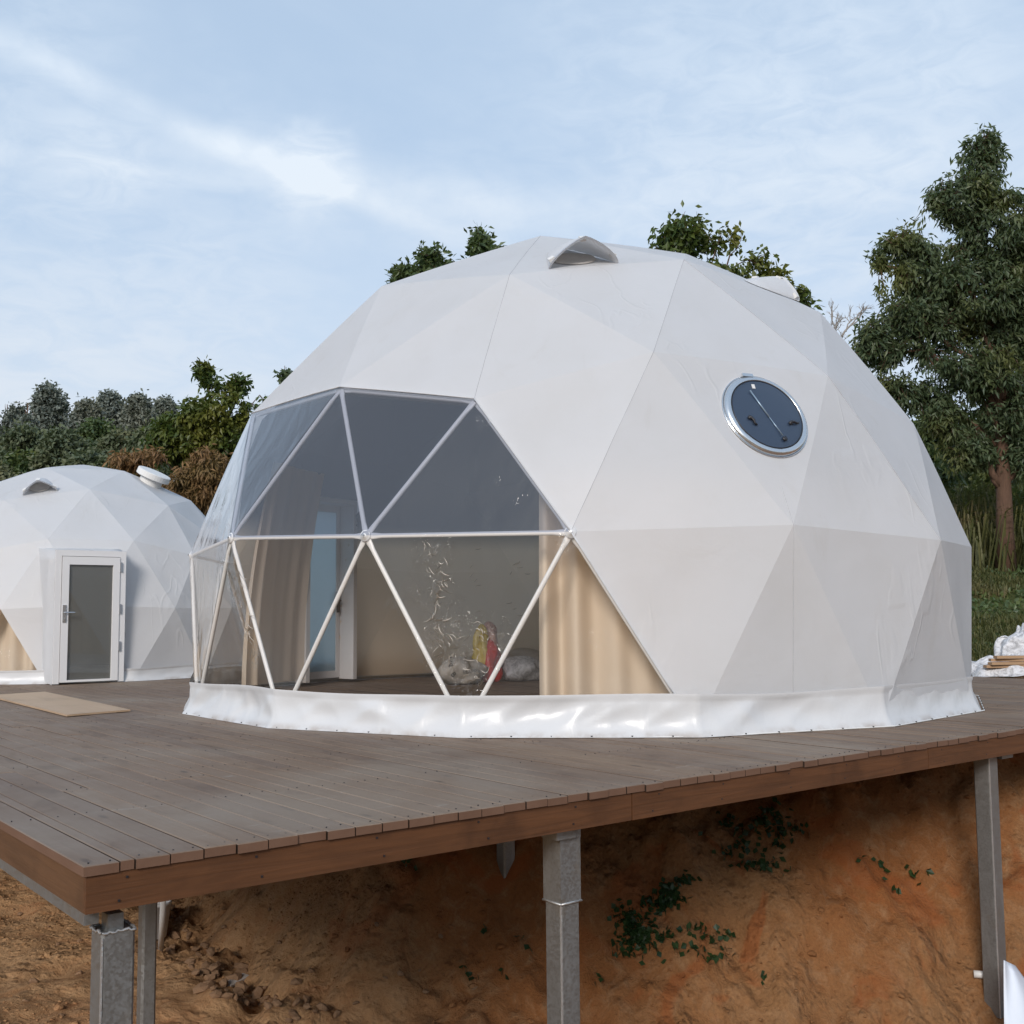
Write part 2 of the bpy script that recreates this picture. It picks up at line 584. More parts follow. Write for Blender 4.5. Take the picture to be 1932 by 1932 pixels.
def m_dirt(t):
    P_ = posn(t)
    a = t.noise(P_, 0.5, 6, 0.62, 0.4)
    b = t.noise(P_, 6.0, 8, 0.68, 0.6)
    c = t.noise(P_, 45.0, 5, 0.7)
    col = t.mix(t.ramp(a, 0.35, 0.65), (0.27, 0.108, 0.037, 1), (0.31, 0.165, 0.073, 1))
    col = t.mix(t.ramp(b, 0.45, 0.7, 0.0, 0.6), col, (0.37, 0.22, 0.115, 1))
    col = t.mix(t.ramp(b, 0.25, 0.42, 0.7, 0.0), col, (0.14, 0.055, 0.02, 1))
    col = t.mix(t.ramp(c, 0.3, 0.7, 0.35, 0.0), col, (0.12, 0.05, 0.022, 1))
    # damp rust-red patches
    col = t.mix(t.ramp(t.noise(P_, 1.3, 4, 0.5, 1.0), 0.56, 0.66, 0.0, 0.6), col, (0.28, 0.082, 0.024, 1))
    # soil painted paler and yellower to the left, in place of sunlight there
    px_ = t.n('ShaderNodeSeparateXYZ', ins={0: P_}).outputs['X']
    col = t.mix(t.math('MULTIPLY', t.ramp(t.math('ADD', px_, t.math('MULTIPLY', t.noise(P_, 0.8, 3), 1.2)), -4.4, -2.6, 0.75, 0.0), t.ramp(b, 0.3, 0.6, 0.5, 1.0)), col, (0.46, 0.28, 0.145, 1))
    # grass and leaf litter on the slopes behind
    at = t.n('ShaderNodeAttribute', attribute_name='cover').outputs['Fac']
    gm = t.ramp(t.math('ADD', at, t.math('MULTIPLY', t.math('SUBTRACT', t.noise(P_, 1.1, 4, 0.6), 0.5), 0.7)), 0.45, 0.6)
    gc = t.mix(t.noise(P_, 3.0, 4), (0.035, 0.05, 0.014, 1), (0.10, 0.105, 0.035, 1))
    col = t.mix(gm, col, gc)
    vo = t.n('ShaderNodeTexVoronoi')
    t.set(vo, 'Vector', P_)
    vo.inputs['Scale'].default_value = 16.0
    h = t.math('ADD', t.math('MULTIPLY', b, 0.9), t.math('MULTIPLY', c, 0.28))
    h = t.math('ADD', h, t.math('MULTIPLY', t.ramp(vo.outputs['Distance'], 0.0, 0.55, 0.3, 0.0), t.ramp(a, 0.40, 0.55)))
    vo2 = t.n('ShaderNodeTexVoronoi')
    t.set(vo2, 'Vector', t.vmath('ADD', P_, t.vmath('MULTIPLY', t.n('ShaderNodeTexNoise', ins={'Vector': P_, 'Scale': 9.0}).outputs['Color'], (0.09, 0.09, 0.09))))
    vo2.inputs['Scale'].default_value = 6.0
    h = t.math('ADD', h, t.math('MULTIPLY', t.ramp(vo2.outputs['Distance'], 0.0, 0.6, 0.8, 0.0), t.ramp(t.noise(P_, 1.1, 3), 0.40, 0.56)))
    return pbsdf(t, col, 0.95, normal=bump(t, h, 0.75, 0.08), spec=0.15)


def leafmat(cols, trans=0.35, rough=0.45, sc=0.7):
    def f(t):
        r = isl(t)
        n = t.noise(posn(t), sc, 3, 0.5)
        col = t.mix(t.ramp(r, 0.0, 1.0), cols[0], cols[1])
        col = t.mix(t.ramp(n, 0.48, 0.68, 0.0, 0.85), col, cols[2])
        d = pbsdf(t, col, rough, spec=0.4)
        tl = t.n('ShaderNodeBsdfTranslucent', ins={0: t.mix(0.5, col, (0.14, 0.19, 0.02, 1))}).outputs[0]
        return t.n('ShaderNodeMixShader', ins={0: trans, 1: d, 2: tl}).outputs[0]
    return f


def flat(col, rough=0.5, metal=0.0, spec=0.5, nb=0.0, ns=20.0, var=0.12):
    def f(t):
        v = objc(t)
        n = t.noise(v, ns, 4, 0.6)
        c2 = tuple(x*(1-var*2) for x in col[:3])+(1,)
        return pbsdf(t, t.mix(n, c2, col), rough, metal, normal=bump(t, n, nb, 0.01) if nb else None, spec=spec)
    return f


def m_plastic_sheet(t):
    v = posn(t)
    n = t.noise(v, 9, 5, 0.6, 1.5)
    tr = t.n('ShaderNodeBsdfTransparent', ins={0: (0.9, 0.9, 0.9, 1)}).outputs[0]
    d = pbsdf(t, (0.72, 0.72, 0.74, 1), 0.22, normal=bump(t, n, 0.8, 0.05), spec=0.7)
    return t.n('ShaderNodeMixShader', ins={0: t.ramp(n, 0.3, 0.6, 0.5, 0.95), 1: tr, 2: d}).outputs[0]


def m_porthole(t):
    n = t.noise(posn(t), 3, 2)
    fr = schlick(t)
    tr = t.n('ShaderNodeBsdfTransparent', ins={0: (0.36, 0.42, 0.52, 1)}).outputs[0]
    d = pbsdf(t, (0.035, 0.055, 0.095, 1), 0.3)
    a = t.n('ShaderNodeMixShader', ins={0: 0.66, 1: tr, 2: d}).outputs[0]
    gl = t.n('ShaderNodeBsdfGlossy', ins={0: (0.85, 0.92, 1, 1), 'Roughness': 0.03}).outputs[0]
    return t.n('ShaderNodeMixShader', ins={0: t.math('MULTIPLY', fr, 0.9, clamp=True), 1: a, 2: gl}).outputs[0]


def m_frost(t):
    d = t.n('ShaderNodeBsdfDiffuse', ins={0: (0.55, 0.68, 0.72, 1)}).outputs[0]
    tl = t.n('ShaderNodeBsdfTranslucent', ins={0: (0.72, 0.86, 0.92, 1)}).outputs[0]
    a = t.n('ShaderNodeMixShader', ins={0: 0.75, 1: d, 2: tl}).outputs[0]
    gl = t.n('ShaderNodeBsdfGlossy', ins={0: (1, 1, 1, 1), 'Roughness': 0.1}).outputs[0]
    return t.n('ShaderNodeMixShader', ins={0: 0.06, 1: a, 2: gl}).outputs[0]


def m_tintglass(t):
    fr = schlick(t)
    tr = t.n('ShaderNodeBsdfTransparent', ins={0: (0.62, 0.63, 0.60, 1)}).outputs[0]
    d = pbsdf(t, (0.20, 0.20, 0.19, 1), 0.5)
    a = t.n('ShaderNodeMixShader', ins={0: 0.45, 1: tr, 2: d}).outputs[0]
    gl = t.n('ShaderNodeBsdfGlossy', ins={0: (1, 1, 1, 1), 'Roughness': 0.02}).outputs[0]
    return t.n('ShaderNodeMixShader', ins={0: t.math('MULTIPLY', fr, 1.5), 1: a, 2: gl}).outputs[0]


def m_curtain(t):
    v = posn(t)
    wv = t.noise(v, 60, 3)
    n = t.noise(t.mapping(v, scale=(1, 1, 0.3)), 3.0, 4)
    col = t.mix(n, (0.80, 0.67, 0.53, 1), (0.86, 0.75, 0.62, 1))
    d = pbsdf(t, col, 0.8, normal=bump(t, wv, 0.15, 0.004))
    tl = t.n('ShaderNodeBsdfTranslucent', ins={0: (0.80, 0.66, 0.52, 1)}).outputs[0]
    return t.n('ShaderNodeMixShader', ins={0: 0.3, 1: d, 2: tl}).outputs[0]


def on_film(px, py, rad=4.40):
    d = ray(px, py)
    a_ = d[0]**2+d[1]**2
    b_ = CAM[0]*d[0]+CAM[1]*d[1]
    c_ = CAM[0]**2+CAM[1]**2-rad*rad
    return CAM+d*((-b_-math.sqrt(max(b_*b_-a_*c_, 0)))/a_)


FOLDS = [(on_film(px, py), r_) for px, py, r_ in [(812, 1040, .22), (822, 1110, .20), (838, 1170, .24), (850, 1225, .34), (895, 1240, .26), (925, 1200, .22), (880, 1300, .16), (440, 1120, .16), (462, 1180, .16), (480, 1240, .14), (1070, 1020, .12)]]
MT = {}
MT['fabric'] = mat('white_tent_fabric', m_fabric)
MT['skirt'] = mat('glossy_skirt_fabric', m_skirt)
MT['liner'] = mat('beige_liner', m_liner)
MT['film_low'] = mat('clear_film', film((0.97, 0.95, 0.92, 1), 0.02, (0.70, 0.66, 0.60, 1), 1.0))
MT['film_up'] = mat('clear_film_sky_veil', film((0.68, 0.69, 0.73, 1), 0.11, (0.52, 0.55, 0.62, 1), 0.10))  # grey-blue tint and milk stand in for the sky's veil of reflection
MT['strut'] = mat('white_painted_tube', flat((0.78, 0.78, 0.79, 1), 0.35, 0, 0.5, 0, 8, 0.04))
MT['bolt'] = mat('steel_bolt', flat((0.45, 0.45, 0.45, 1), 0.35, 0.9))
MT['seam'] = mat('seam_thread', flat((0.50, 0.50, 0.52, 1), 0.7))
MT['plank'] = mat('weathered_deck_wood', m_plank)
MT['fascia'] = mat('stained_fascia_wood', wood((0.050, 0.021, 0.009, 1), (0.175, 0.072, 0.028, 1), ax=(1.2, 30, 30), knot=0.45))
MT['fascia_side'] = mat('stained_side_wood', wood((0.070, 0.032, 0.014, 1), (0.165, 0.080, 0.036, 1), ax=(30, 1.2, 30), knot=0.4))
MT['galv'] = mat('galvanised_steel', m_galv)
MT['weld'] = mat('silver_weld_paint', flat((0.62, 0.62, 0.62, 1), 0.35, 0.6, 0.5, 0.6, 40, 0.2))
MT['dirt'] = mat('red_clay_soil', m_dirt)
MT['stone'] = mat('clay_stone', flat((0.36, 0.22, 0.13, 1), 0.95, 0, 0.1, 0.6, 12, 0.3))
MT['alu'] = mat('brushed_aluminium', flat((0.66, 0.68, 0.70, 1), 0.24, 0.9, 0.5, 0, 4, 0.03))
MT['port'] = mat('smoked_acrylic', m_porthole)
MT['black'] = mat('black_plastic', flat((0.02, 0.02, 0.025, 1), 0.4))
MT['rod'] = mat('pale_metal_rod', flat((0.35, 0.45, 0.55, 1), 0.3, 0.5))
MT['white'] = mat('white_plastic', flat((0.72, 0.71, 0.69, 1), 0.4, 0, 0.5, 0, 6, 0.04))
MT['door'] = mat('white_powder_coat', flat((0.74, 0.73, 0.73, 1), 0.35, 0, 0.5, 0, 3, 0.03))
MT['frost'] = mat('frosted_glass', m_frost)
MT['glass'] = mat('tinted_door_glass', m_tintglass)
MT['curtain'] = mat('beige_curtain_cloth', m_curtain)
MT['ply'] = mat('plywood', wood((0.40, 0.27, 0.17, 1), (0.50, 0.36, 0.24, 1), ax=(20, 1.2, 20), knot=0.15))
MT['timber'] = mat('raw_timber', wood((0.34, 0.21, 0.12, 1), (0.44, 0.29, 0.17, 1), ax=(1.5, 20, 20), knot=0.2))
MT['sheet'] = mat('crumpled_plastic_sheet', m_plastic_sheet)
MT['sack'] = mat('white_woven_sack', flat((0.62, 0.58, 0.54, 1), 0.6, 0, 0.4, 0.5, 5, 0.15))
MT['sheet2'] = mat('dusty_woven_sack', flat((0.55, 0.50, 0.44, 1), 0.6, 0, 0.4, 0.5, 7, 0.15))
MT['crease_light'] = mat('painted_crease_glare', flat((0.58, 0.51, 0.43, 1), 0.2, 0, 0.8, 0, 8, 0.04))
MT['crease_dark'] = mat('painted_crease_shade', flat((0.16, 0.12, 0.08, 1), 0.3, 0, 0.6, 0, 8, 0.04))
MT['ink'] = mat('black_print', flat((0.03, 0.03, 0.03, 1), 0.6))
MT['red'] = mat('red_foil', flat((0.75, 0.03, 0.02, 1), 0.3, 0, 0.6, 0.8, 12, 0.2))
MT['yellow'] = mat('yellow_foil', flat((0.75, 0.55, 0.08, 1), 0.35, 0, 0.6, 0.8, 12, 0.2))
MT['pink'] = mat('pink_foil', flat((0.70, 0.38, 0.30, 1), 0.35, 0, 0.6, 0.6, 12, 0.2))
MT['tarp'] = mat('white_tarp', flat((0.75, 0.78, 0.84, 1), 0.5, 0, 0.4, 0.3, 3, 0.05))
MT['bark'] = mat('brown_bark', lambda t: pbsdf(t, t.mix(t.noise(t.mapping(posn(t), scale=(6, 6, 1.2)), 3, 5, 0.6), (0.05, 0.027, 0.016, 1), (0.17, 0.095, 0.06, 1)), 0.9, normal=bump(t, t.noise(t.mapping(posn(t), scale=(6, 6, 1.2)), 6, 5), 0.7, 0.03)))
MT['bark_pale'] = mat('pale_dead_wood', flat((0.40, 0.37, 0.34, 1), 0.9))
MT['leaf'] = mat('dark_leaf', leafmat([(0.065, 0.10, 0.055, 1), (0.12, 0.155, 0.075, 1), (0.15, 0.16, 0.05, 1)], 0.38, 0.42))
MT['leaf2'] = mat('mid_green_leaf', leafmat([(0.055, 0.09, 0.04, 1), (0.10, 0.14, 0.05, 1), (0.14, 0.15, 0.04, 1)], 0.25, 0.42))
MT['leafy'] = mat('fresh_green_leaf', leafmat([(0.045, 0.080, 0.022, 1), (0.09, 0.125, 0.028, 1), (0.16, 0.16, 0.03, 1)], 0.28, 0.42))
MT['leafb'] = mat('rusty_brown_leaf', leafmat([(0.14, 0.075, 0.030, 1), (0.26, 0.15, 0.065, 1), (0.17, 0.12, 0.045, 1)], 0.2, 0.6))
MT['leaff'] = mat('hazed_hill_leaf', leafmat([(0.13, 0.155, 0.14, 1), (0.18, 0.20, 0.17, 1), (0.19, 0.195, 0.15, 1)], 0.15, 0.7, 0.2))  # pale bluish leaf tone carries the distance haze in its colour
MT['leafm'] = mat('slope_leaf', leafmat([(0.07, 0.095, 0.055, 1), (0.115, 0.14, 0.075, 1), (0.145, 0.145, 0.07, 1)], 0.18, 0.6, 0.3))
MT['grass'] = mat('grass_blade', leafmat([(0.06, 0.07, 0.022, 1), (0.13, 0.125, 0.045, 1), (0.20, 0.15, 0.075, 1)], 0.25, 0.6))
MT['ivy'] = mat('ivy_leaf', leafmat([(0.014, 0.036, 0.012, 1), (0.03, 0.06, 0.018, 1), (0.02, 0.045, 0.015, 1)], 0.15, 0.45))

# ------------------------------------------------------------------ terrain


def height(x, y, detail=True):
    x = np.asarray(x, float)
    y = np.asarray(y, float)
    dx, dy = x-CAM[0], y-CAM[1]
    wv = dx*HF[0]+dy*HF[1]
    sv = dx*HR[0]+dy*HR[1]
    d1 = x-(-4.75+0.20*np.maximum(y+1.5, 0))+0.25*fbm(x*.0+y*.9, x*.5+3, 3)
    d2 = (x+4.8)*0.58+(y+2.3)*0.815+0.2*fbm(x*.8, y*.8+9, 3)
    k = 0.8
    hh = np.clip(0.5+0.5*(d2-d1)/k, 0, 1)
    d = d2*(1-hh)+d1*hh-k*hh*(1-hh)
    base = -2.02-0.085*np.clip(x+5, 0, 12)
    dd = np.where(d > 0, d, 0)
    soft = np.sqrt(dd*dd+0.02)-0.14
    z = base+1.18*soft
    top = -0.34
    e = 0.35
    hh = np.clip(0.5+0.5*(top-z)/e, 0, 1)
    z = top*(1-hh)+z*hh-e*hh*(1-hh)
    # floor on the left and in front undulates
    z = z+0.10*fbm(x*0.7, y*0.7, 3)*smoothstep(0.3, -0.6, d)
    # mound the photographer stands on
    rr = np.hypot(dx+0.3, dy+0.3)
    z = z+1.35*smoothstep(3.4, 1.0, rr)
    # slopes behind
    w0 = np.clip(21.5-0.75*sv, 16.6, 30)
    t = np.maximum(wv-w0, 0)
    hill = 0.27*t
    left = smoothstep(-4, -20, sv)
    hill = np.where(hill > 9, 9+(hill-9)*0.35, hill)
    hill = np.minimum(hill, 14+0*hill)
    hill = hill*(1-0.28*left)
    hill = np.where(t > 0, hill*(1-np.exp(-t*1.2)), 0)
    z = np.where(t > 0, np.maximum(z, -0.32)+hill, z)
    bk = np.maximum(-wv-45, 0)
    z = z+30*(1-np.exp(-bk/60))*(0.8+0.35*np.sin(sv*0.02+1))  # unseen hills added behind the camera to darken reflections in the film
    if detail:
        near = np.exp(-(np.maximum(np.hypot(dx, dy)-14, 0)/8)**2)
        bank = smoothstep(-0.9, 0.25, d)
        z = z+(0.10+0.15*bank)*fbm(x*1.9, y*1.9, 6, 0.6)*near
        z = z+0.05*np.abs(fbm(x*6, y*6, 3, 0.6))*near*(0.4+bank)
        # loose clods along the foot
        foot = np.exp(-(d/0.38)**2)
        z = z+0.10*foot*np.maximum(vnoise(x*7, y*7), 0)*near*1.5
        # erosion gullies down the bank
        z = z-0.10*bank*near*np.maximum(fbm(x*1.2+y*1.9, x*0.3, 3), 0)
        far = smoothstep(20, 40, wv)
        z = z+0.5*fbm(x*0.12, y*0.12, 3)*far
    return z


def on_ground(px, py):
    """where the sight line through a photo point meets the soil"""
    d_ = ray(px, py)
    ts = np.arange(2.0, 30.0, 0.03)
    Q = CAM+d_[None]*ts[:, None]
    hh_ = height(Q[:, 0], Q[:, 1])
    k_ = np.argmax(Q[:, 2] < hh_)
    return Q[k_]


def hz(x, y):
    return float(height(np.array([x]), np.array([y]))[0])


def lines(lo, hi, step, far, growth=1.16):
    c = list(np.arange(lo, hi+1e-6, step))
    a, s = hi, step
    right = []
    while a < far:
        s *= growth
        a += s
        right.append(a)
    a, s = lo, step
    left = []
    while a > -far:
        s *= growth
        a -= s
        left.append(a)
    return np.array(left[::-1]+c+right)


gx = lines(-8.6, 2.2, 0.05, 900)
gy = lines(-7.0, 5.6, 0.05, 900)
GX, GY = np.meshgrid(gx, gy)
GZ = height(GX, GY)
nx, ny = len(gx), len(gy)
ii = np.arange(nx*ny).reshape(ny, nx)
GF = np.stack([ii[:-1, :-1], ii[:-1, 1:], ii[1:, 1:], ii[1:, :-1]], -1).reshape(-1, 4)
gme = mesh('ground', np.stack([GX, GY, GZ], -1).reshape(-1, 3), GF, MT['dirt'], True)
wv = (GX-CAM[0])*HF[0]+(GY-CAM[1])*HF[1]
sv = (GX-CAM[0])*HR[0]+(GY-CAM[1])*HR[1]
w0 = np.clip(21.5-0.75*sv, 16.6, 30)
cover = smoothstep(-1.0, 3.5, wv-w0)
cover = np.maximum(cover, smoothstep(-30, -45, wv))
at = gme.attributes.new('cover', 'FLOAT', 'POINT')
at.data.foreach_set('value', cover.astype(np.float32).ravel())
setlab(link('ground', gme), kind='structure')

# ------------------------------------------------------------------ deck
X0, X1, Y0, Y1 = -7.34, 6.4, -5.30, 14.5
deck = empty('deck', (X0, Y0, 0), 'wide raised timber deck of grey-brown planks on steel posts under both white domes', 'deck')
pitch = 0.1475
gap = 0.006
ncol = int((X1-X0)/pitch)
pl = []
x = X0
col = 0
while x < X1:
    wd = pitch
    if col == 1:
        wd = 0.062
    y = Y0
    first = True
    while y < Y1:
        L = random.choice([3.0, 4.0, 4.0]) if not first else random.choice([2.0, 3.0, 4.0, 4.0, 5.0])
        first = False
        y2 = min(y+L, Y1)
        pl.append((x, wd, y, y2))
        y = y2
    x += wd
    col += 1
pmesh = {}


def plank_mesh(wd, L):
    key = (round(wd, 3), round(L, 2))
    if key not in pmesh:
        m = MB()
        m.box((0, 0, -0.042), (wd-gap, L-gap, 0), bev=0.004)
        pmesh[key] = m.me('plank', MT['plank'])
    return pmesh[key]


def pdist(q):
    x, wd, y, y2 = q
    best = 1e9
    for yy in np.linspace(y, y2, 4):
        # hidden under the big dome counts as far
        r = math.hypot(x, yy)
        dd = math.hypot(x-CAM[0], yy-CAM[1])
        if r < 4.4:
            dd += 100
        if (x-CAM[0])*HR[0]+(yy-CAM[1])*HR[1] < -0.5*((x-CAM[0])*HF[0]+(yy-CAM[1])*HF[1]):
            dd += 40
        if x > 0 and yy > -3.5:
            dd += 15
        best = min(best, dd)
    return best


pl.sort(key=pdist)
rest = MB()
for i, q in enumerate(pl):
    x, wd, y, y2 = q
    jz = random.uniform(-0.0025, 0.0025)
    jy = random.uniform(-0.006, 0.008) if abs(y-Y0) < 1e-6 else 0.0
    if i < 300:
        o = bpy.data.objects.new('plank', plank_mesh(wd, y2-y))
        COL.objects.link(o)
        o.parent = deck
        o.location = (x-X0, y-Y0+jy, jz)
        o.rotation_euler = (0, random.uniform(-0.008, 0.008), random.uniform(-0.0006, 0.0006))
    else:
        rest.box((x, y+jy, -0.042+jz), (x+wd-gap, y2-gap, jz))
o = link('far_planks', rest.me('far_planks', MT['plank']), deck)
o['kind'] = 'stuff'

# fascia boards, butted
fr = [(-7.325, -4.28), (-4.277, -1.2), (-1.197, 2.3), (2.303, 6.4)]
for a, b in fr:
    m = MB()
    m.box((0, -0.017, -0.195), (b-a-0.003, 0.017, -0.044))
    o = link('fascia_board', m.me('fascia_board', MT['fascia']), deck, (a-X0, -5.268-Y0+random.uniform(-.002, .002), 0), world=False)
for a, b in [(-5.25, -3.86), (-3.857, 0.1), (0.103, 4.1), (4.103, 9.0), (9.003, 14.5)]:
    m = MB()
    m.box((-0.017, 0, -0.195), (0.017, b-a-0.003, -0.044))
    o = link('fascia_board', m.me('fascia_board', MT['fascia_side']), deck, (-7.308-X0, a-Y0, 0), world=False)
# steel frame under the planks
for a in [-5.2, -2.6, 0.2, 2.8]:
    m = MB()
    m.box((-7.28, a, -0.165), (6.3, a+0.06, -0.048))
    link('steel_beam', m.me('steel_beam', MT['galv']), deck)
for a in [-7.30, -4.72, -2.2, 0.0, 3.0]:
    m = MB()
    if a == -7.30:
        m.box((a, -5.19, -0.262), (a+0.06, 14.4, -0.198))
    else:
        m.box((a, -5.13, -0.235), (a+0.06, 6.0, -0.170))
    link('steel_beam', m.me('steel_beam', MT['galv']), deck)
m = MB()
m.box((3.0, -5.13, -0.235), (3.06, -5.06, -0.17))
# nails on the near planks
nm = MB()
for (x, wd, y, y2) in pl[:260]:
    if wd < 0.1:
        continue
    ys = [y+0.06] + ([y2-0.07] if random.random() < .5 else []) + list(np.arange(y+1.2, y2-0.5, 1.2))
    for yy in ys:
        for fx in (0.028, wd-0.035):
            yy += random.uniform(-.02, .02)
            nm.box((x+fx, yy, -0.003), (x+fx+0.0055, yy+0.0055, 0.003))
for xx_ in np.arange(-7.2, 1.0, 0.62):
    for zz_ in (-0.075, -0.165):
        jx_ = random.uniform(-.04, .04)
        nm.box((xx_+jx_, -5.2885, zz_), (xx_+jx_+0.009, -5.284, zz_+0.009))
o = link('nails', nm.me('nails', MT['black']), deck)
o['kind'] = 'stuff'


def post(name, x, y, zb, zt, label, s=0.14, cap=None, light=True):
    t = empty(name, (x, y, zb), label, 'post', 'galvanised steel posts under the deck')
    m = MB()
    b = 0.012
    for lo, hi in (((0, 0), (s, s)),):
        x0, y0 = lo
        prof = [(b, 0), (s-b, 0), (s, b), (s, s-b), (s-b, s), (b, s), (0, s-b), (0, b)]
        V = [(px, py, 0) for px, py in prof]+[(px, py, zt-zb) for px, py in prof]
        F = [(i, (i+1) % 8, (i+1) % 8+8, i+8) for i in range(8)]+[tuple(range(7, -1, -1)), tuple(range(8, 16))]
        m.add(V, F)
    link('shaft', m.me('shaft', MT['galv']), t, world=False)
    if cap:
        # narrower stub welded on top plus weld bead
        m = MB()
        m.box((0.03, 0.02, zt-zb), (0.03+cap[0], 0.1, zt-zb+cap[1]))
        link('stub', m.me('stub', MT['galv']), t, world=False)
        m = MB()
        k = 26
        pts = []
        for (ax, ay), (bx, by) in [((0, 0), (s, 0)), ((s, 0), (s, s)), ((s, s), (0, s)), ((0, s), (0, 0))]:
            for i in range(k//2):
                u = i/(k//2)
                pts.append((ax+(bx-ax)*u, ay+(by-ay)*u, zt-zb+random.uniform(-.006, .006)))
        pts.append(pts[0])
        m.tube(pts, [random.uniform(.004, .0085) for _ in pts], 6, cap=False)
        link('weld_bead', m.me('weld_bead', MT['weld'], True), t, world=False)
    # folded bright corner seam
    if light:
        m = MB()
        m.box((-0.0015, -0.0015, 0.0), (0.006, 0.006, zt-zb-0.02))
        link('corner_seam', m.me('corner_seam', MT['weld']), t, world=False)
    return t


post('deck_post', -7.23, -5.20, -2.3, -0.305, 'thick galvanised post under the near corner of the deck, weld bead near its top', cap=(0.065, 0.068))
post('deck_post', -4.75, -5.20, -2.6, -0.262, 'tall galvanised post with a welded sleeve at the middle of the front edge', cap=None)
t = post('deck_post', -0.17, -5.20, -2.25, -0.20, 'galvanised post at the right standing in the clay beside a white tarp')
post('deck_post', -6.62, -4.0, -2.3, -0.20, 'slimmer plain steel post just behind the near corner post', s=0.08, light=False)
_g = on_ground(961, 1655)
post('deck_post', _g[0]-0.05, _g[1], _g[2]-0.3, -0.17, 'short thin post set in the clay bank far under the deck', s=0.12, light=False)
# sleeve on the middle post and small brackets
m = MB()
m.box((-4.754, -5.204, -0.60), (-4.606, -5.056, -0.256))
o = link('sleeve', m.me('sleeve', MT['galv']), bpy.data.objects['deck_post.001'])
m = MB()
pts = [(-4.756, -5.206), (-4.604, -5.206), (-4.604, -5.054), (-4.756, -5.054), (-4.756, -5.206)]
m.tube([(a, b, -0.602) for a, b in pts], 0.006, 6)
link('weld_bead', m.me('weld_bead', MT['weld'], True), bpy.data.objects['deck_post.001'])
m = MB()
m.box((-4.80, -5.23, -0.250), (-4.66, -5.10, -0.198))
m.box((-4.645, -5.215, -0.256), (-4.612, -5.10, -0.19))
link('bracket', m.me('bracket', MT['galv']), bpy.data.objects['deck_post.001'])
m = MB()
m.box((-0.02, -5.23, -0.235), (0.16, -5.17, -0.20))
link('bracket', m.me('bracket', MT['galv']), bpy.data.objects['deck_post.002'])

# plywood strip lying on the deck
a = at_z(84, 1308.4, 0.0)
b = at_z(246, 1343, 0.0)
c = at_z(126, 1353, 0.0)
di = (a-b)/np.linalg.norm(a-b)
L = np.linalg.norm(a-b)
wdt = c-b
m = MB()
V = []
for z in (0.006, 0.024):
    for q in (b, b+di*L, b+di*L+wdt*1.05, b+wdt):
        V.append((q[0], q[1], z))
m.add(V, [(0, 3, 2, 1), (4, 5, 6, 7), (0, 1, 5, 4), (1, 2, 6, 5), (2, 3, 7, 6), (3, 0, 4, 7)])
o = link('plywood_board', m.me('plywood_board', MT['ply']))
setlab(o, 'long tan plywood strip lying flat on the deck in front of the smaller dome', 'board')

# ------------------------------------------------------------------ geodesic domes


def geo():
    V = [(0, 0, 1)]
    la = math.atan(.5)
    for i in range(5):
        V.append((math.cos(la)*math.cos(i*2*math.pi/5), math.cos(la)*math.sin(i*2*math.pi/5), math.sin(la)))
    for i in range(5):
        V.append((math.cos(la)*math.cos((i+.5)*2*math.pi/5), math.cos(la)*math.sin((i+.5)*2*math.pi/5), -math.sin(la)))
    V = np.array(V)
    F = []
    for i in range(5):
        a, b = 1+i, 1+(i+1) % 5
        F += [(0, a, b), (a, 6+i, b), (b, 6+i, 6+(i+1) % 5)]
    P, T = [], []

    def idx(p):
        p = p/np.linalg.norm(p)
        for k, q in enumerate(P):
            if np.linalg.norm(q-p) < 1e-5:
                return k
        P.append(p)
        return len(P)-1
    for f in F:
        A, B, C = V[list(f)]
        g = {}
        for i in range(4):
            for j in range(4-i):
                g[i, j] = idx((A*(3-i-j)+B*i+C*j)/3)
        for i in range(3):
            for j in range(3-i):
                T.append((g[i, j], g[i+1, j], g[i, j+1]))
                if i+j < 2:
                    T.append((g[i+1, j], g[i+1, j+1], g[i, j+1]))
    P = np.array(P)
    T = [t for t in T if min(P[list(t), 2]) > -.25]
    T2 = []
    for t in T:
        a, b, c = P[list(t)]
        if np.dot(np.cross(b-a, c-a), a+b+c) < 0:
            t = (t[0], t[2], t[1])
        T2.append(t)
    return P, T2


GP, GT = geo()


def azd(p):
    return math.degrees(math.atan2(p[1], p[0]))


def gfind(z, a):
    return min(range(len(GP)), key=lambda i: abs(GP[i][2]-z)*3+abs((azd(GP[i])-a+180) % 360-180)/60)


def dome_pts(R, phi, cx, cy, b):
    Q = GP.copy()
    Q[Q[:, 2] < -.1, 2] = -.18
    Q = Q*R
    c, s = math.cos(phi), math.sin(phi)
    x = Q[:, 0]*c-Q[:, 1]*s
    y = Q[:, 0]*s+Q[:, 1]*c
    return np.stack([x+cx, y+cy, Q[:, 2]+.18*R+b], -1)


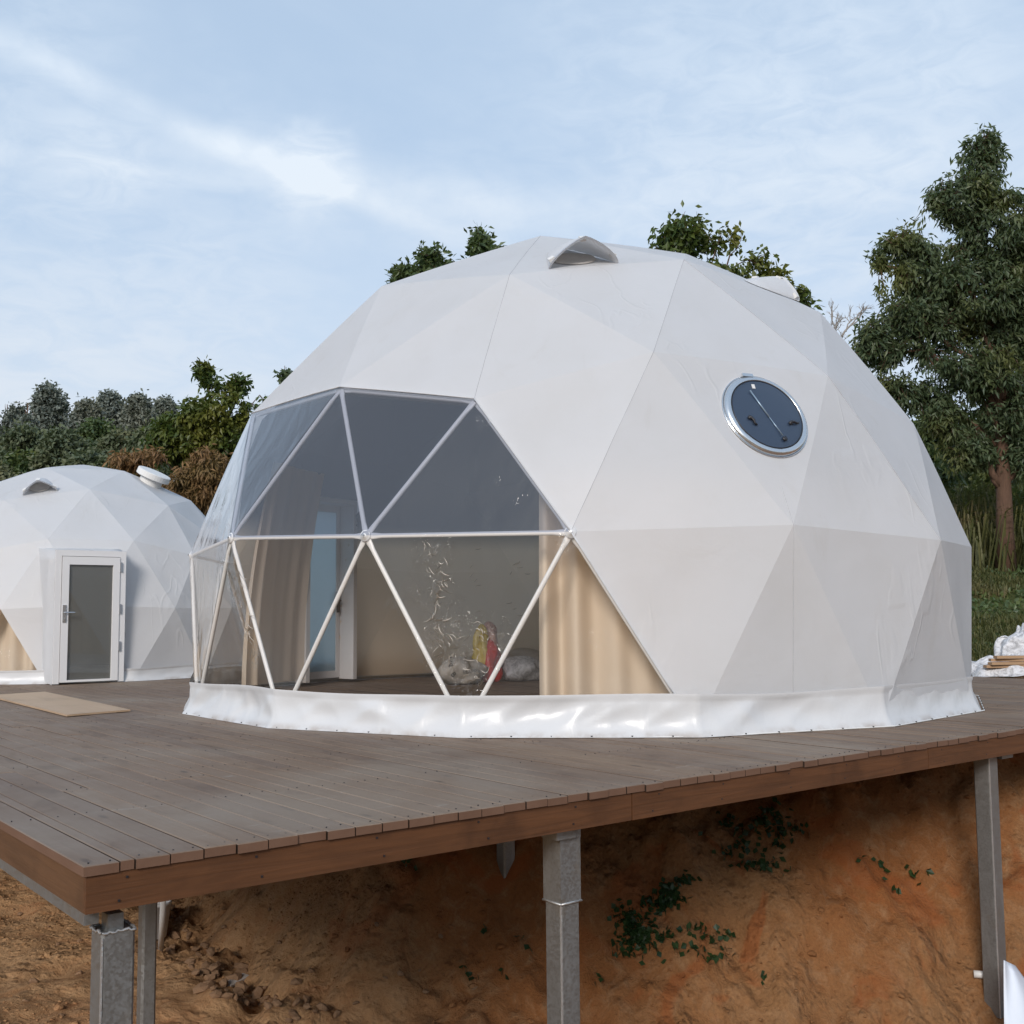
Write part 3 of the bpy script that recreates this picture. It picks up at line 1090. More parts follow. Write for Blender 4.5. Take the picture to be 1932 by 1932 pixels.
def facet_mesh(name, A, B, C, n, m, amp=0.005, sag=0.012, seed=0.0, keep=None, off=0.0, cc_=None):
    """subdivided triangle of stretched cloth: flat at its edges, slightly slack inside"""
    A, B, C = map(np.asarray, (A, B, C))
    N = np.cross(B-A, C-A)
    N = N/np.linalg.norm(N)
    V, idx = [], {}
    for i in range(n+1):
        for j in range(n+1-i):
            u, v = i/n, j/n
            wv_ = 1-u-v
            p = A*wv_+B*u+C*v
            e = 27*u*v*wv_
            e1 = min(1.0, 6*min(u, v, wv_))
            nz = math.sin(p[0]*3.1+seed)*math.cos(p[2]*4.3+p[1]*2.2+seed*2)
            rb_ = np.linalg.norm(A-cc_)*wv_+np.linalg.norm(B-cc_)*u+np.linalg.norm(C-cc_)*v if cc_ is not None else 0
            nz += 0.6*math.sin(p[1]*7.3+p[2]*3.3+seed*3)*math.sin(p[0]*5.9-p[2]*4.1)
            if cc_ is not None:
                kk_ = 0.13*float(smoothstep(cc_[2]*1.9, cc_[2]*3.0, p[2]))
                p = p+(p-cc_)*(rb_/np.linalg.norm(p-cc_)-1)*kk_
            p = p+N*(off-sag*e+amp*nz*e1)
            idx[i, j] = len(V)
            V.append(p)
    F = []
    for i in range(n):
        for j in range(n-i):
            F.append((idx[i, j], idx[i+1, j], idx[i, j+1]))
            if i+j < n-1:
                F.append((idx[i+1, j], idx[i+1, j+1], idx[i, j+1]))
    if keep is not None:
        F = [f for f in F if keep(sum(V[k] for k in f)/3)]
        # keep one connected piece only
        lab = {}
        for f in F:
            for k in f:
                lab.setdefault(k, k)

        def root(k):
            while lab[k] != k:
                k = lab[k]
            return k
        for f in F:
            a_ = root(f[0])
            for k in f[1:]:
                lab[root(k)] = a_
        if F:
            rt = [root(f[0]) for f in F]
            best = max(set(rt), key=rt.count)
            F = [f for f, r_ in zip(F, rt) if r_ == best]
            used = sorted({k for f in F for k in f})
            mp = {k: i for i, k in enumerate(used)}
            V = [V[k] for k in used]
            F = [tuple(mp[k] for k in f) for f in F]
    return mesh(name, V, F, m, True) if F else None


R = 4.5
PHI = math.radians(-143.4)
BQ = dome_pts(R, PHI, 0, 0, 0.05)
obs = [(.172, -11.8, 687, 1010), (.172, 11.8, 1077, 1003), (.188, 36, 1497, 990), (.172, 60.2, 1775, 1019), (.172, 83.8, 1833, 1032),
       (.188, -36, 432, 1014), (.172, -60.2, 357, 1047), (.447, 0, 895, 752), (.515, 22.4, 1233, 664), (.515, 49.6, 1562, 709),
       (.447, 72, 1724, 800), (.515, -22.4, 640, 730), (.515, -49.6, 475, 780), (.727, 0, 962, 518), (.795, 36, 1290, 490),
       (.795, -36, 720, 540), (.727, 72, 1547, 589)]
# the frame is not a perfect sphere: pull joints to their measured place
for z, a, px, py in obs:
    i = gfind(z, a)
    d = norm(ray(px, py))
    BQ[i] = CAM+d*np.dot(BQ[i]-CAM, d)
G = {}
for nm_, z, a in [('A2', .172, -83.8), ('A', .172, -60.2), ('B', .188, -36), ('H', .172, -11.8), ('D', .172, 11.8), ('E', .188, 36), ('Fv', .172, 60.2), ('Gv', .172, 83.8),
                  ('r0', .447, 0), ('r1', .515, -22.4), ('r2', .515, -49.6), ('r3', .447, -72), ('q1', .515, 22.4), ('q2', .515, 49.6), ('q3', .447, 72),
                  ('b0', -.188, 0), ('b1', -.172, -24.2), ('b2', -.172, -47.8), ('b3', -.188, -72), ('b4', -.172, -96.2), ('c1', -.172, 24.2), ('c2', -.172, 47.8), ('c3', -.188, 72),
                  ('s0', .727, 0), ('s1', .795, 36), ('s2', .727, 72), ('t0', .939, 0), ('t1', .939, 72)]:
    G[nm_] = gfind(z, a)
film_up = [('A2', 'r3', 'A'), ('A', 'r2', 'r3'), ('A', 'B', 'r2'), ('B', 'r1', 'r2'), ('B', 'H', 'r1'), ('H', 'r0', 'r1'), ('H', 'D', 'r0')]
film_lo = [('A2', 'b4', 'b3'), ('A2', 'A', 'b3'), ('A', 'b3', 'b2'), ('A', 'B', 'b2'), ('B', 'b2', 'b1'), ('B', 'H', 'b1'), ('H', 'b1', 'b0'), ('H', 'D', 'b0'), ('D', 'b0', 'c1')]
fu = {frozenset(G[k] for k in t) for t in film_up}
fl = {frozenset(G[k] for k in t) for t in film_lo}

big = empty('dome_tent', (0, 0, 0), 'large white geodesic dome tent with clear faceted window and round porthole, on the deck', 'dome tent')
# door opening on the far left side of the big dome (seen through the window)
dpt = at_w(600, 1150, 14.9)


def facing(px, zmid=0.6, rad=4.25):
    """far intersection of the sight line at photo x with the dome wall circle"""
    d = ray(px, 1150)
    a_ = d[0]**2+d[1]**2
    b_ = CAM[0]*d[0]+CAM[1]*d[1]
    c_ = CAM[0]**2+CAM[1]**2-rad*rad
    t_ = (-b_+math.sqrt(b_*b_-a_*c_))/a_
    return CAM+d*t_


da = facing(603)
DAZ = math.atan2(da[1], da[0])
dN = np.array([math.cos(DAZ), math.sin(DAZ), 0])
dT = np.array([-math.sin(DAZ), math.cos(DAZ), 0])


def keep_door(p):
    return not (abs(np.dot(p, dT)) < 0.46 and np.dot(p, dN) > 0 and p[2] < 2.60)


AP = BQ.mean(0)
cen = np.array([0, 0, .86])
skz = 0.06
for k, t in enumerate(GT):
    A, B, C = BQ[list(t)]
    fs = frozenset(t)
    if fs in fu:
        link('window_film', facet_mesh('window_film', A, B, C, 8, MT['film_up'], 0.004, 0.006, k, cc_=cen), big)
    elif fs in fl:
        link('window_film', facet_mesh('window_film', A, B, C, 10, MT['film_low'], 0.009, 0.010, k, cc_=cen), big)
    else:
        me = facet_mesh('fabric_panel', A, B, C, 14, MT['fabric'], 0.004, 0.010, k*1.7, keep_door, 0.0, cc_=cen)
        if me: link('fabric_panel', me, big)
        S = [cen+(q-cen)*0.972 for q in (A, B, C)]
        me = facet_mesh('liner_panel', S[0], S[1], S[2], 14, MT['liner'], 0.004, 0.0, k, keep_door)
        if me: link('liner_panel', me, big)

# struts on every edge of the window


def strut_me(L, r=0.021):
    m = MB()
    M0 = Matrix.Identity(4)
    pts = [(0, 0, 0.0), (0, 0, 0.06), (0, 0, 0.13), (0, 0, L-0.13), (0, 0, L-0.06), (0, 0, L)]
    n = 10
    V = []
    for i, p in enumerate(pts):
        fx, fy = [(1.35, 0.35), (1.35, 0.4), (1, 1), (1, 1), (1.35, 0.4), (1.35, 0.35)][i]
        for k in range(n):
            t = 2*math.pi*k/n
            V.append((math.cos(t)*r*fx, math.sin(t)*r*fy, p[2]))
    F = []
    for i in range(5):
        for k in range(n):
            F.append((i*n+k, i*n+(k+1) % n, (i+1)*n+(k+1) % n, (i+1)*n+k))
    m.add(V, F)
    return m.me('strut', MT['strut'], True)


def place_strut(a, b, c, parent, r=0.021, inset=0.03, name='strut'):
    a, b = np.asarray(a), np.asarray(b)
    mid = (a+b)/2
    out = norm(mid-c)
    a2, b2 = a-out*inset, b-out*inset
    d = norm(b2-a2)
    xax = np.cross(out, d)
    xax = norm(xax)
    yax = np.cross(d, xax)
    L = np.linalg.norm(b2-a2)-0.04
    o = bpy.data.objects.new(name, strut_me(L, r))
    COL.objects.link(o)
    o.parent = parent
    s = a2+d*0.02
    mw = Matrix(((xax[0], yax[0], d[0], s[0]), (xax[1], yax[1], d[1], s[1]), (xax[2], yax[2], d[2], s[2]), (0, 0, 0, 1)))
    o.matrix_basis = chain(parent).inverted() @ mw
    return o


edges = set()
for tri in film_up+film_lo:
    for i in range(3):
        edges.add(frozenset((G[tri[i]], G[tri[(i+1) % 3]])))
top_edges = {frozenset((G[a], G[b])) for a, b in (('r0', 'r1'), ('r1', 'r2'), ('r2', 'r3'), ('r0', 'D'), ('D', 'c1'))}
for e in edges:
    a, b = tuple(e)
    place_strut(BQ[a], BQ[b], cen, big, inset=0.045 if e in top_edges else 0.028)
for k in ('A', 'B', 'H', 'D', 'A2'):
    p = BQ[G[k]]
    out = norm(p-cen)
    m = MB()
    q = Vector(out).to_track_quat('Z', 'Y').to_matrix().to_4x4()
    mm = Matrix.Translation(Vector(p-out*0.02)) @ q
    m.lathe([(0.0, 0.022), (0.018, 0.022), (0.018, 0.012), (0.05, 0.010), (0.05, -0.01)], mm, 20)
    link('hub', m.me('hub', MT['strut'], True), big)
    m = MB()
    mm = Matrix.Translation(Vector(p-out*0.02)) @ q
    m.lathe([(0.0, 0.034), (0.009, 0.034), (0.009, 0.02)], mm, 6)
    link('bolt', m.me('bolt', MT['bolt']), big)


def bulged(q, a, b, t_):
    rb_ = np.linalg.norm(a-cen)*(1-t_)+np.linalg.norm(b-cen)*t_
    kk_ = 0.13*float(smoothstep(cen[2]*1.9, cen[2]*3.0, q[2]))
    return q+(q-cen)*(rb_/np.linalg.norm(q-cen)-1)*kk_


def seam(pts, name='seam', r=0.0022, parent=None, wob=0.0):
    P_ = []
    for i in range(len(pts)-1):
        a, b = np.asarray(pts[i]), np.asarray(pts[i+1])
        K = 10
        for k in range(K+(i == len(pts)-2)):
            q = a+(b-a)*k/K
            q = bulged(q, a, b, k/K)
            q = q+norm(q-cen)*0.001+np.array([random.uniform(-wob, wob), random.uniform(-wob, wob), 0])
            P_.append(q)
    m = MB()
    m.tube(P_, r, 5)
    return link(name, m.me(name, MT['seam']), parent)


wc = (BQ[G['q1']]+BQ[G['q2']]+BQ[G['E']])/3
for ks in [('r0', 's0', 't0'), ('D', 'q1', 's1'), ('s1', 'q2', 'Fv')]:
    seam([BQ[G[k]] for k in ks], parent=big, wob=0.0015)
seam([BQ[G['E']], BQ[G['E']]*0.6+wc*0.4+norm(wc-cen)*0.0], parent=big)
mid12 = BQ[G['E']].copy()
bot = (BQ[G['c1']]+BQ[G['c2']])/2
seam([BQ[G['E']], [bot[0], bot[1], 0.05]], parent=big)
# hem along the upper border of the window
for ks in [('r2', 'r1', 'r0'), ('r0', 'D'), ('D', 'c1')]:
    P_ = [BQ[G[k]].copy() for k in ks]
    if ks[-1] == 'c1':
        P_[1] = P_[0]+(P_[1]-P_[0])*0.85
    m = MB()
    for i in range(len(P_)-1):
        a, b = P_[i], P_[i+1]
        out = norm((a+b)/2-cen)
        m.tube([bulged(a+(b-a)*q_, a, b, q_)+out*0.004 for q_ in np.linspace(0, 1, 9)], 0.006, 6)
    link('hem', m.me('hem', MT['fabric'], True), big)

# strands laid on the lower film, coloured as crease glare and crease shade
fA, fB, fC = BQ[G['H']], BQ[G['D']], BQ[G['b0']]
fN = norm(np.cross(fB-fA, fC-fA))
if np.dot(fN, fA-cen) < 0:
    fN = -fN


def onf(px, py, N_=None, P0=None):
    N_ = fN if N_ is None else N_
    P0 = fA if P0 is None else P0
    d_ = ray(px, py)
    return CAM+d_*(np.dot(P0-CAM, N_)/np.dot(d_, N_))+N_*0.010


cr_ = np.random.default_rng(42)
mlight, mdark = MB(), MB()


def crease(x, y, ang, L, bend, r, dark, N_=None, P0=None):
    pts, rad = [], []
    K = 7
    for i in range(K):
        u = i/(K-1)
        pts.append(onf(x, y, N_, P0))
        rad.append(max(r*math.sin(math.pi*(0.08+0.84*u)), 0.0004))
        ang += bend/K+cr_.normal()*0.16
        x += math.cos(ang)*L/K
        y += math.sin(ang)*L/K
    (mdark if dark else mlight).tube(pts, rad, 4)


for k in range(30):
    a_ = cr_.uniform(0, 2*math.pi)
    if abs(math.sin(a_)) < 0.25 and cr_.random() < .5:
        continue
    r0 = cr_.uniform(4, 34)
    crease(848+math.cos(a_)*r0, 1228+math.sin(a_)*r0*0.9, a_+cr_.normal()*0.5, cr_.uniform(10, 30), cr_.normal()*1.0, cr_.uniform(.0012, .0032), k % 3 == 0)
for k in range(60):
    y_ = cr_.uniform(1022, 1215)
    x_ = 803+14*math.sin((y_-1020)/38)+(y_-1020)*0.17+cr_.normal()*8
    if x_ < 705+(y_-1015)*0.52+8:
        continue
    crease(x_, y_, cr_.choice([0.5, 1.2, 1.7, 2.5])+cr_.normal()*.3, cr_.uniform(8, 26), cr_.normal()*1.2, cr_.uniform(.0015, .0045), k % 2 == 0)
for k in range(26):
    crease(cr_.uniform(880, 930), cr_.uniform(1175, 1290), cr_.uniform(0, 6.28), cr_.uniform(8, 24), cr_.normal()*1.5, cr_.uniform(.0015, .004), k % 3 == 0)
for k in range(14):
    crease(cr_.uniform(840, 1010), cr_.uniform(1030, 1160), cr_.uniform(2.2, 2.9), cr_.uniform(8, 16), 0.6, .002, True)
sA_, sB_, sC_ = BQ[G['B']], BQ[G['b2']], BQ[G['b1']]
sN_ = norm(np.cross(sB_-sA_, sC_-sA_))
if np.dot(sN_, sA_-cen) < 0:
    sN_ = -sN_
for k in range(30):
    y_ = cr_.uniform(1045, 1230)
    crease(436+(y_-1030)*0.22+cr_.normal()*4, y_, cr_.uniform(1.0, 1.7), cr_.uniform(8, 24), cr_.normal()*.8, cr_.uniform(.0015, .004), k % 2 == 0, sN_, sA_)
for nm_, mm_, mt_ in (('painted_glare_creases', mlight, 'crease_light'), ('painted_shade_creases', mdark, 'crease_dark')):
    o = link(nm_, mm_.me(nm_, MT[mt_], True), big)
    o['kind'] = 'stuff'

# skirt: wrinkled satin band round the foot
base_loop = [i for i in range(len(GP)) if -0.25 < GP[i][2] < -0.1]
base_loop.sort(key=lambda i: azd(GP[i]))


def skirt(parent, Q, loop, c, zt, wr, matl, dens=34, name='skirt', flare=0.075, winset=None):
    n = len(loop)
    V, cols_ = [], 0
    rows = 15
    for s_ in range(n):
        a, b = Q[loop[s_]], Q[loop[(s_+1) % n]]
        for k in range(dens):
            u = k/dens
            p = a+(b-a)*u
            out = norm([p[0]-c[0], p[1]-c[1], 0])
            w0_, w1_ = [1.0 if winset is None or loop[q_ % n] in winset else 0.0 for q_ in (s_, s_+1)]
            wi_ = float(smoothstep(0, 1, w0_*(1-u)+w1_*u))
            inwin = 0.25+0.75*wi_
            ee = math.sin(math.pi*u)**0.5
            for r_ in range(rows):
                v = r_/(rows-1)       # 0 bottom .. 1 top
                z = zt*v
                sl_ = (cols_*0.13*34/dens)
                rg_ = lambda q_: 1-2*abs(math.sin(q_))
                f = 0.6*math.sin(sl_*1.3+v*2.5+2*math.sin(sl_*.31))+0.9*rg_(sl_*1.05+v*1.7*math.sin(sl_*.5))
                f += 0.55*rg_(sl_*2.3-v*2.4+math.sin(sl_*.27))+0.25*rg_(sl_*4.1+v*3.1*math.cos(sl_*.7))
                amp = wr*inwin*(math.sin(math.pi*min(v*1.12, 1))**0.8)
                d = (0.014+0.036*wi_)+flare*(1-v)**3+amp*f*(0.35+0.65*ee)
                if v > 0.86:
                    d += 0.010
                zz = z*(1+0.02*math.sin(sl_*1.3)*v)+0.010*v*math.sin(sl_*.8)*inwin
                V.append(p*np.array([1, 1, 0])+out*d+np.array([0, 0, zz+0.004]))
            cols_ += 1
    F = []
    for i in range(cols_):
        j = (i+1) % cols_
        for r_ in range(rows-1):
            F.append((i*rows+r_, j*rows+r_, j*rows+r_+1, i*rows+r_+1))
    o = link(name, mesh(name, V, F, matl, True), parent)
    return o


win = {G[k] for k in ('b4', 'b3', 'b2', 'b1', 'b0', 'c1')}
skirt(big, BQ, base_loop, (0, 0, 0), 0.325, 0.026, MT['skirt'], winset=win, dens=64)
# dark fixing strip and screws at the foot
m = MB()
for s_ in range(len(base_loop)):
    a, b = BQ[base_loop[s_]], BQ[base_loop[(s_+1) % len(base_loop)]]
    oa, ob = norm([a[0], a[1], 0])*0.115, norm([b[0], b[1], 0])*0.115
    a2 = np.array([a[0], a[1], 0.008])+oa
    b2 = np.array([b[0], b[1], 0.008])+ob
    m.tube([a2, b2], 0.006, 5)
link('fixing_strip', m.me('fixing_strip', MT['white']), big)
m = MB()
for s_ in range(len(base_loop)):
    a, b = BQ[base_loop[s_]], BQ[base_loop[(s_+1) % len(base_loop)]]
    for k in range(6):
        p = a+(b-a)*(k+.3)/6
        q = p+norm([p[0], p[1], 0])*0.115
        m.box((q[0]-.006, q[1]-.006, 0.010), (q[0]+.006, q[1]+.006, 0.018))
o = link('screws', m.me('screws', MT['black']), big)
o['kind'] = 'stuff'

# porthole
wn_ = norm(np.cross(BQ[G['q2']]-BQ[G['q1']], BQ[G['E']]-BQ[G['q1']]))
if np.dot(wn_, wc-cen) < 0:
    wn_ = -wn_
d = ray(1442, 787)
tt = np.dot(wc-CAM, wn_)/np.dot(d, wn_)
wc = CAM+d*tt+wn_*0.018
upw = np.array([0, 0, 1])-wn_*wn_[2]
upw = norm(upw)
riw = np.cross(upw, wn_)
MW = Matrix(((riw[0], upw[0], wn_[0], wc[0]), (riw[1], upw[1], wn_[1], wc[1]), (riw[2], upw[2], wn_[2], wc[2]), (0, 0, 0, 1)))


def porthole(M_, rad, parent):
    m = MB()
    R_ = rad
    prof = [(R_*0.86, 0.0), (R_*0.865, 0.030), (R_*0.875, 0.036), (R_*0.93, 0.034), (R_*0.985, 0.022), (R_, 0.008), (R_*1.0, -0.01)]
    m.lathe(prof, M_, 72)
    ring = link('porthole_frame', m.me('porthole_frame', MT['alu'], True), parent)
    m = MB()
    m.lathe([(R_*1.0, -0.01), (R_*1.02, 0.004), (R_*1.035, 0.002), (R_*1.035, -0.02)], M_, 72)
    link('gasket', m.me('gasket', MT['alu'], True), ring)
    m = MB()
    m.lathe([(R_*0.855, 0.028), (R_*0.85, 0.036), (R_*0.842, 0.036), (R_*0.84, 0.026)], M_, 72)
    link('rubber_seal', m.me('rubber_seal', MT['black'], True), ring)
    m = MB()
    m.lathe([(0.0001, 0.060), (R_*0.25, 0.058), (R_*0.5, 0.052), (R_*0.7, 0.043), (R_*0.85, 0.031)], M_, 72)
    pane = link('porthole_pane', m.me('porthole_pane', MT['port'], True), ring)
    # hidden tube behind the pane
    m = MB()
    m.lathe([(R_*0.84, 0.02), (R_*0.84, -0.14), (R_*0.80, -0.15)], M_, 48)
    m.lathe([(R_*0.62, -0.10), (R_*0.80, -0.15)], M_, 48)
    link('inner_sleeve', m.me('inner_sleeve', MT['liner'], True), ring)

    def tub(name, pts, r, mt):
        m = MB()
        m.tube([M_ @ Vector(p) for p in pts], r, 8)
        link(name, m.me(name, mt, True), ring)
    tub('stay_rod', [(-0.12*R_/.38, 0.20*R_/.38, 0.062), (-0.02*R_/.38, -0.05*R_/.38, 0.066)], 0.0065, MT['rod'])
    tub('stay_rod', [(-0.02*R_/.38, -0.05*R_/.38, 0.066), (0.06*R_/.38, -0.22*R_/.38, 0.062)], 0.0045, MT['rod'])
    m = MB()
    m.lathe([(0.0001, 0.0), (0.022, 0.0), (0.024, -0.008), (0.018, -0.014)], M_ @ Matrix.Translation((0.075*R_/.38, -0.245*R_/.38, 0.064)), 20)
    link('knob', m.me('knob', MT['black'], True), ring)
    m = MB()
    m.box((-0.085, 0.25, 0.046), (-0.055, 0.295, 0.052), M_)
    link('label', m.me('label', MT['white']), ring)
    m = MB()
    m.box((-0.13, R_*0.955, 0.018), (-0.02, R_*1.03, 0.034), M_)
    link('hinge', m.me('hinge', MT['alu']), ring)
    for (hx, hy, an) in ((-0.205, -0.10, -0.6), (0.225, -0.10, 0.45)):
        Mh = M_ @ Matrix.Translation((hx, hy, 0.060)) @ Matrix.Rotation(an, 4, 'Z')
        m = MB()
        m.tube([Mh @ Vector(p) for p in [(-0.04, 0.012, 0), (-0.02, 0.02, 0.004), (0.012, 0.01, 0.004), (0.03, -0.012, 0.002), (0.055, -0.016, 0)]], [0.011, 0.015, 0.013, 0.010, 0.009], 8)
        m.lathe([(0.0001, 0.012), (0.018, 0.010), (0.018, -0.004)], Mh @ Matrix.Translation((-0.03, 0.014, 0)), 14)
        link('latch', m.me('latch', MT['black'], True), ring)


porthole(MW, 0.412, big)


def vent(parent, A, B, C, c, mt, scale=1.0, hk=1.0, shift=0.0, back=0.10):
    """hood on a roof facet: arch opening near edge B-C, tapering towards A"""
    A, B, C = map(np.asarray, (A, B, C))
    N = norm(np.cross(B-A, C-A))
    if np.dot(N, (A+B+C)/3-c) < 0:
        N = -N
    E = norm(C-B)
    mid = (B+C)/2+E*shift
    I = A-(B+C)/2
    I = I-E*np.dot(I, E)
    I = norm(I)                       # points from the edge into the facet
    wd_, ht, ln = 0.36*scale, 0.30*scale*hk, 0.75*scale
    o0 = mid+I*back*scale+N*0.010

    def shell(gr):
        V, n, rows = [], 20, 9
        for r_ in range(rows):
            s_ = r_/(rows-1)
            k_ = (1-s_)**0.75
            for i in range(n+1):
                t_ = math.pi*i/n
                # pointed arch
                xx = math.cos(t_)*(wd_+gr)*(0.25+0.75*k_)
                zz = (0.45*math.sin(t_)+0.55*(1-abs(math.cos(t_))**1.15))*(ht+gr)*k_*1.12
                V.append(o0+E*xx+N*(zz+0.004)+I*(s_*ln+0.04*math.sin(t_)*(-1)*(1-s_)))
        F = []
        for r_ in range(rows-1):
            for i in range(n):
                F.append((r_*(n+1)+i, r_*(n+1)+i+1, (r_+1)*(n+1)+i+1, (r_+1)*(n+1)+i))
        return V, F
    m = MB()
    V, F = shell(0.0)
    m.add(V, F)
    V2, F2 = shell(-0.02)
    m.add(V2, F2)
    n = 20
    m.F += [(i, i+1, i+1+len(V), i+len(V)) for i in range(n)]
    hood = link('vent_hood', m.me('vent_hood', mt, True), parent)
    m = MB()
    q = Matrix(((E[0], I[0], N[0], 0), (E[1], I[1], N[1], 0), (E[2], I[2], N[2], 0), (0, 0, 0, 1)))
    mm = Matrix.Translation(Vector(o0+I*0.30*scale+N*0.006)) @ q
    m.lathe([(0.001, 0.0), (0.20*scale, 0.002), (0.215*scale, 0.012), (0.23*scale, 0.0)], mm, 30)
    link('vent_disc', m.me('vent_disc', MT['sack'], True), hood)
    m = MB()
    for t_ in (0.32, math.pi/2, math.pi-0.32):
        cx_, cz_ = math.cos(t_)*(wd_-0.03), math.sin(t_)*(ht-0.01)
        p = o0+E*cx_+N*cz_+I*0.03
        mm = Matrix.Translation(Vector(p)) @ q @ Matrix.Rotation(0.5*math.cos(t_), 4, 'Y')
        m = MB()
        m.box((-0.03, -0.01, -0.02), (0.03, 0.05, 0.02), mm)
        link('hook_tape', m.me('hook_tape', MT['white']), hood)


vent(big, BQ[G['t0']], BQ[G['s0']], BQ[G['s1']], cen, MT['fabric'], 1.0, hk=0.88, shift=-0.14, back=0.04)
vent(big, BQ[G['s1']], BQ[G['s2']], BQ[G['t1']], cen, MT['fabric'], 0.85, hk=0.6, shift=-0.3, back=-0.05)

# the door seen through the window
dr = empty('glazed_door', (dN[0]*4.25, dN[1]*4.25, 0.05), 'narrow white door with pale frosted glass seen through the clear window, left of the strut joint', 'door', rz=DAZ)


def doorparts(par, wd_, ht, matg, matf, depth=0.32, leafr=0.07, frame=0.07, handle='right', mat_h=None):
    # local frame: x outward, y across, z up
    m = MB()
    h = wd_/2
    m.box((-depth/2, -h-frame, 0), (depth/2, -h, ht+frame))
    m.box((-depth/2, h, 0), (depth/2, h+frame, ht+frame))
    m.box((-depth/2, -h, ht), (depth/2, h, ht+frame))
    link('door_frame', m.me('door_frame', matf), par, world=False)
    m = MB()
    xx = 0.02
    g = 0.006
    m.box((xx, -h+g, 0.02), (xx+0.045, -h+leafr, ht-g))
    m.box((xx, h-leafr, 0.02), (xx+0.045, h-g, ht-g))
    m.box((xx, -h+leafr, 0.02), (xx+0.045, h-leafr, 0.12))
    m.box((xx, -h+leafr, ht-leafr-0.03), (xx+0.045, h-leafr, ht-g))
    leaf = link('door_leaf', m.me('door_leaf', matf), par, world=False)
    m = MB()
    m.box((xx+0.018, -h+leafr, 0.12), (xx+0.026, h-leafr, ht-leafr-0.03))
    link('glass_pane', m.me('glass_pane', matg), leaf, world=False)
    return leaf


leaf = doorparts(dr, 0.86, 2.50, MT['frost'], MT['door'], depth=0.5)
for sx in (-0.03, 0.075):
    m = MB()
    m.box((sx-0.012, -0.37, 0.95), (sx+0.012, -0.32, 1.25))
    m.tube([(sx, -0.345, 1.12), (sx-0.05 if sx < 0 else sx+0.05, -0.345, 1.12), (sx-0.05 if sx < 0 else sx+0.05, -0.22, 1.12)], 0.012, 8)
    link('door_handle', m.me('door_handle', MT['black'], False), leaf, world=False)


def curtain(az0, az1, rad, z0, z1, folds, label, lean=0.0, ruf=0.05):
    """gathered cloth hanging along the window line inside the dome"""
    n = 160
    rows = 12
    V = []
    for i in range(n+1):
        u = i/n
        az_ = math.radians(az0+(az1-az0)*u)+PHI
        f = math.sin(u*folds*2*math.pi+0.8*math.sin(u*9))*ruf*(0.6+0.4*math.sin(u*5.3+1))
        f2 = 0.02*math.sin(u*folds*5.1)
        for r_ in range(rows+1):
            v = r_/rows
            rr_ = rad-lean*v**2+f*(1-0.35*v)+f2*(1-v)
            V.append((math.cos(az_)*rr_, math.sin(az_)*rr_, z0+(z1-z0)*v))
    F = []
    for i in range(n):
        for r_ in range(rows):
            a_ = i*(rows+1)+r_
            F.append((a_, a_+rows+1, a_+rows+2, a_+1))
    o = link('curtain', mesh('curtain', V, F, MT['curtain'], True))
    return setlab(o, label, 'curtain', 'beige curtains drawn back inside the dome')


curtain(7.5, 29, 4.02, 0.10, 2.75, 5.5, 'beige curtain gathered at the right end of the clear window', 0.25, 0.10)
curtain(-83, -103, 4.10, 0.10, 2.9, 4.5, 'tall beige curtain gathered at the left end of the clear window, beside the door', 0.35, 0.07)

# sacks on the floor inside


def blob(name, c, r, mt, n=22, bumpy=0.12, seed=0, squash=1.0):
    rs = np.random.default_rng(seed)
    V = []
    rows = 14
    ph = rs.random(8)*6
    for i in range(rows+1):
        t_ = math.pi*i/rows
        for k in range(n):
            a_ = 2*math.pi*k/n
            f = 1+bumpy*(math.sin(3*a_+ph[0]+2*t_)+0.7*math.sin(5*a_-3*t_+ph[1])+0.5*math.sin(9*a_+ph[2]+5*t_))
            x_, y_, z_ = math.sin(t_)*math.cos(a_)*f, math.sin(t_)*math.sin(a_)*f, math.cos(t_)
            z_ = z_ if z_ > 0 else max(z_, -0.75)
            V.append((c[0]+x_*r[0], c[1]+y_*r[1], c[2]+(z_+0.75)*r[2]))
    F = []
    for i in range(rows):
        for k in range(n):
            F.append((i*n+k, i*n+(k+1) % n, (i+1)*n+(k+1) % n, (i+1)*n+k))
    return mesh(name, V, F, mt, True)


def text_me(txt, size):
    cu = bpy.data.curves.new('t', 'FONT')
    cu.body = txt
    cu.size = size
    cu.extrude = 0.001
    cu.align_x = 'CENTER'
    ob = bpy.data.objects.new('t', cu)
    COL.objects.link(ob)
    me = bpy.data.meshes.new_from_object(ob)
    bpy.data.objects.remove(ob)
    return me


f3 = [float(v) for v in HF]
p = at_z(868, 1288, 0.02)
sk = empty('sack', tuple(p), 'full white sack with black letters slumped on the floor inside the dome', 'sack')
link('sack_body', blob('sack_body', (p[0], p[1], 0.01), (0.34, 0.26, 0.21), MT['sheet2'], seed=3, bumpy=0.15, n=40), sk)
rotm = Matrix(((HR[0], 0, -HF[0], 0), (HR[1], 0, -HF[1], 0), (0, 1, 0, 0), (0, 0, 0, 1)))
for txt, s_, off, rz_ in [('C', .10, (-0.12, 0.33), -0.6), ('P', .10, (-0.13, 0.24), -0.5), ('B', .10, (-0.10, 0.13), -0.9), ('MAPP', .075, (0.15, 0.16), 0.05)]:
    me = text_me(txt, s_)
    me.materials.clear()
    me.materials.append(MT['ink'])
    o = bpy.data.objects.new('lettering', me)
    COL.objects.link(o)
    o.parent = sk
    q = np.array([p[0], p[1], 0])+HR*off[0]-HF*(0.33-0.25*abs(off[0]))+np.array([0, 0, off[1]])
    o.matrix_basis = chain(sk).inverted() @ (Matrix.Translation(Vector(q)) @ rotm @ Matrix.Rotation(rz_, 4, 'Z'))
p = at_z(922, 1285, 0.02)
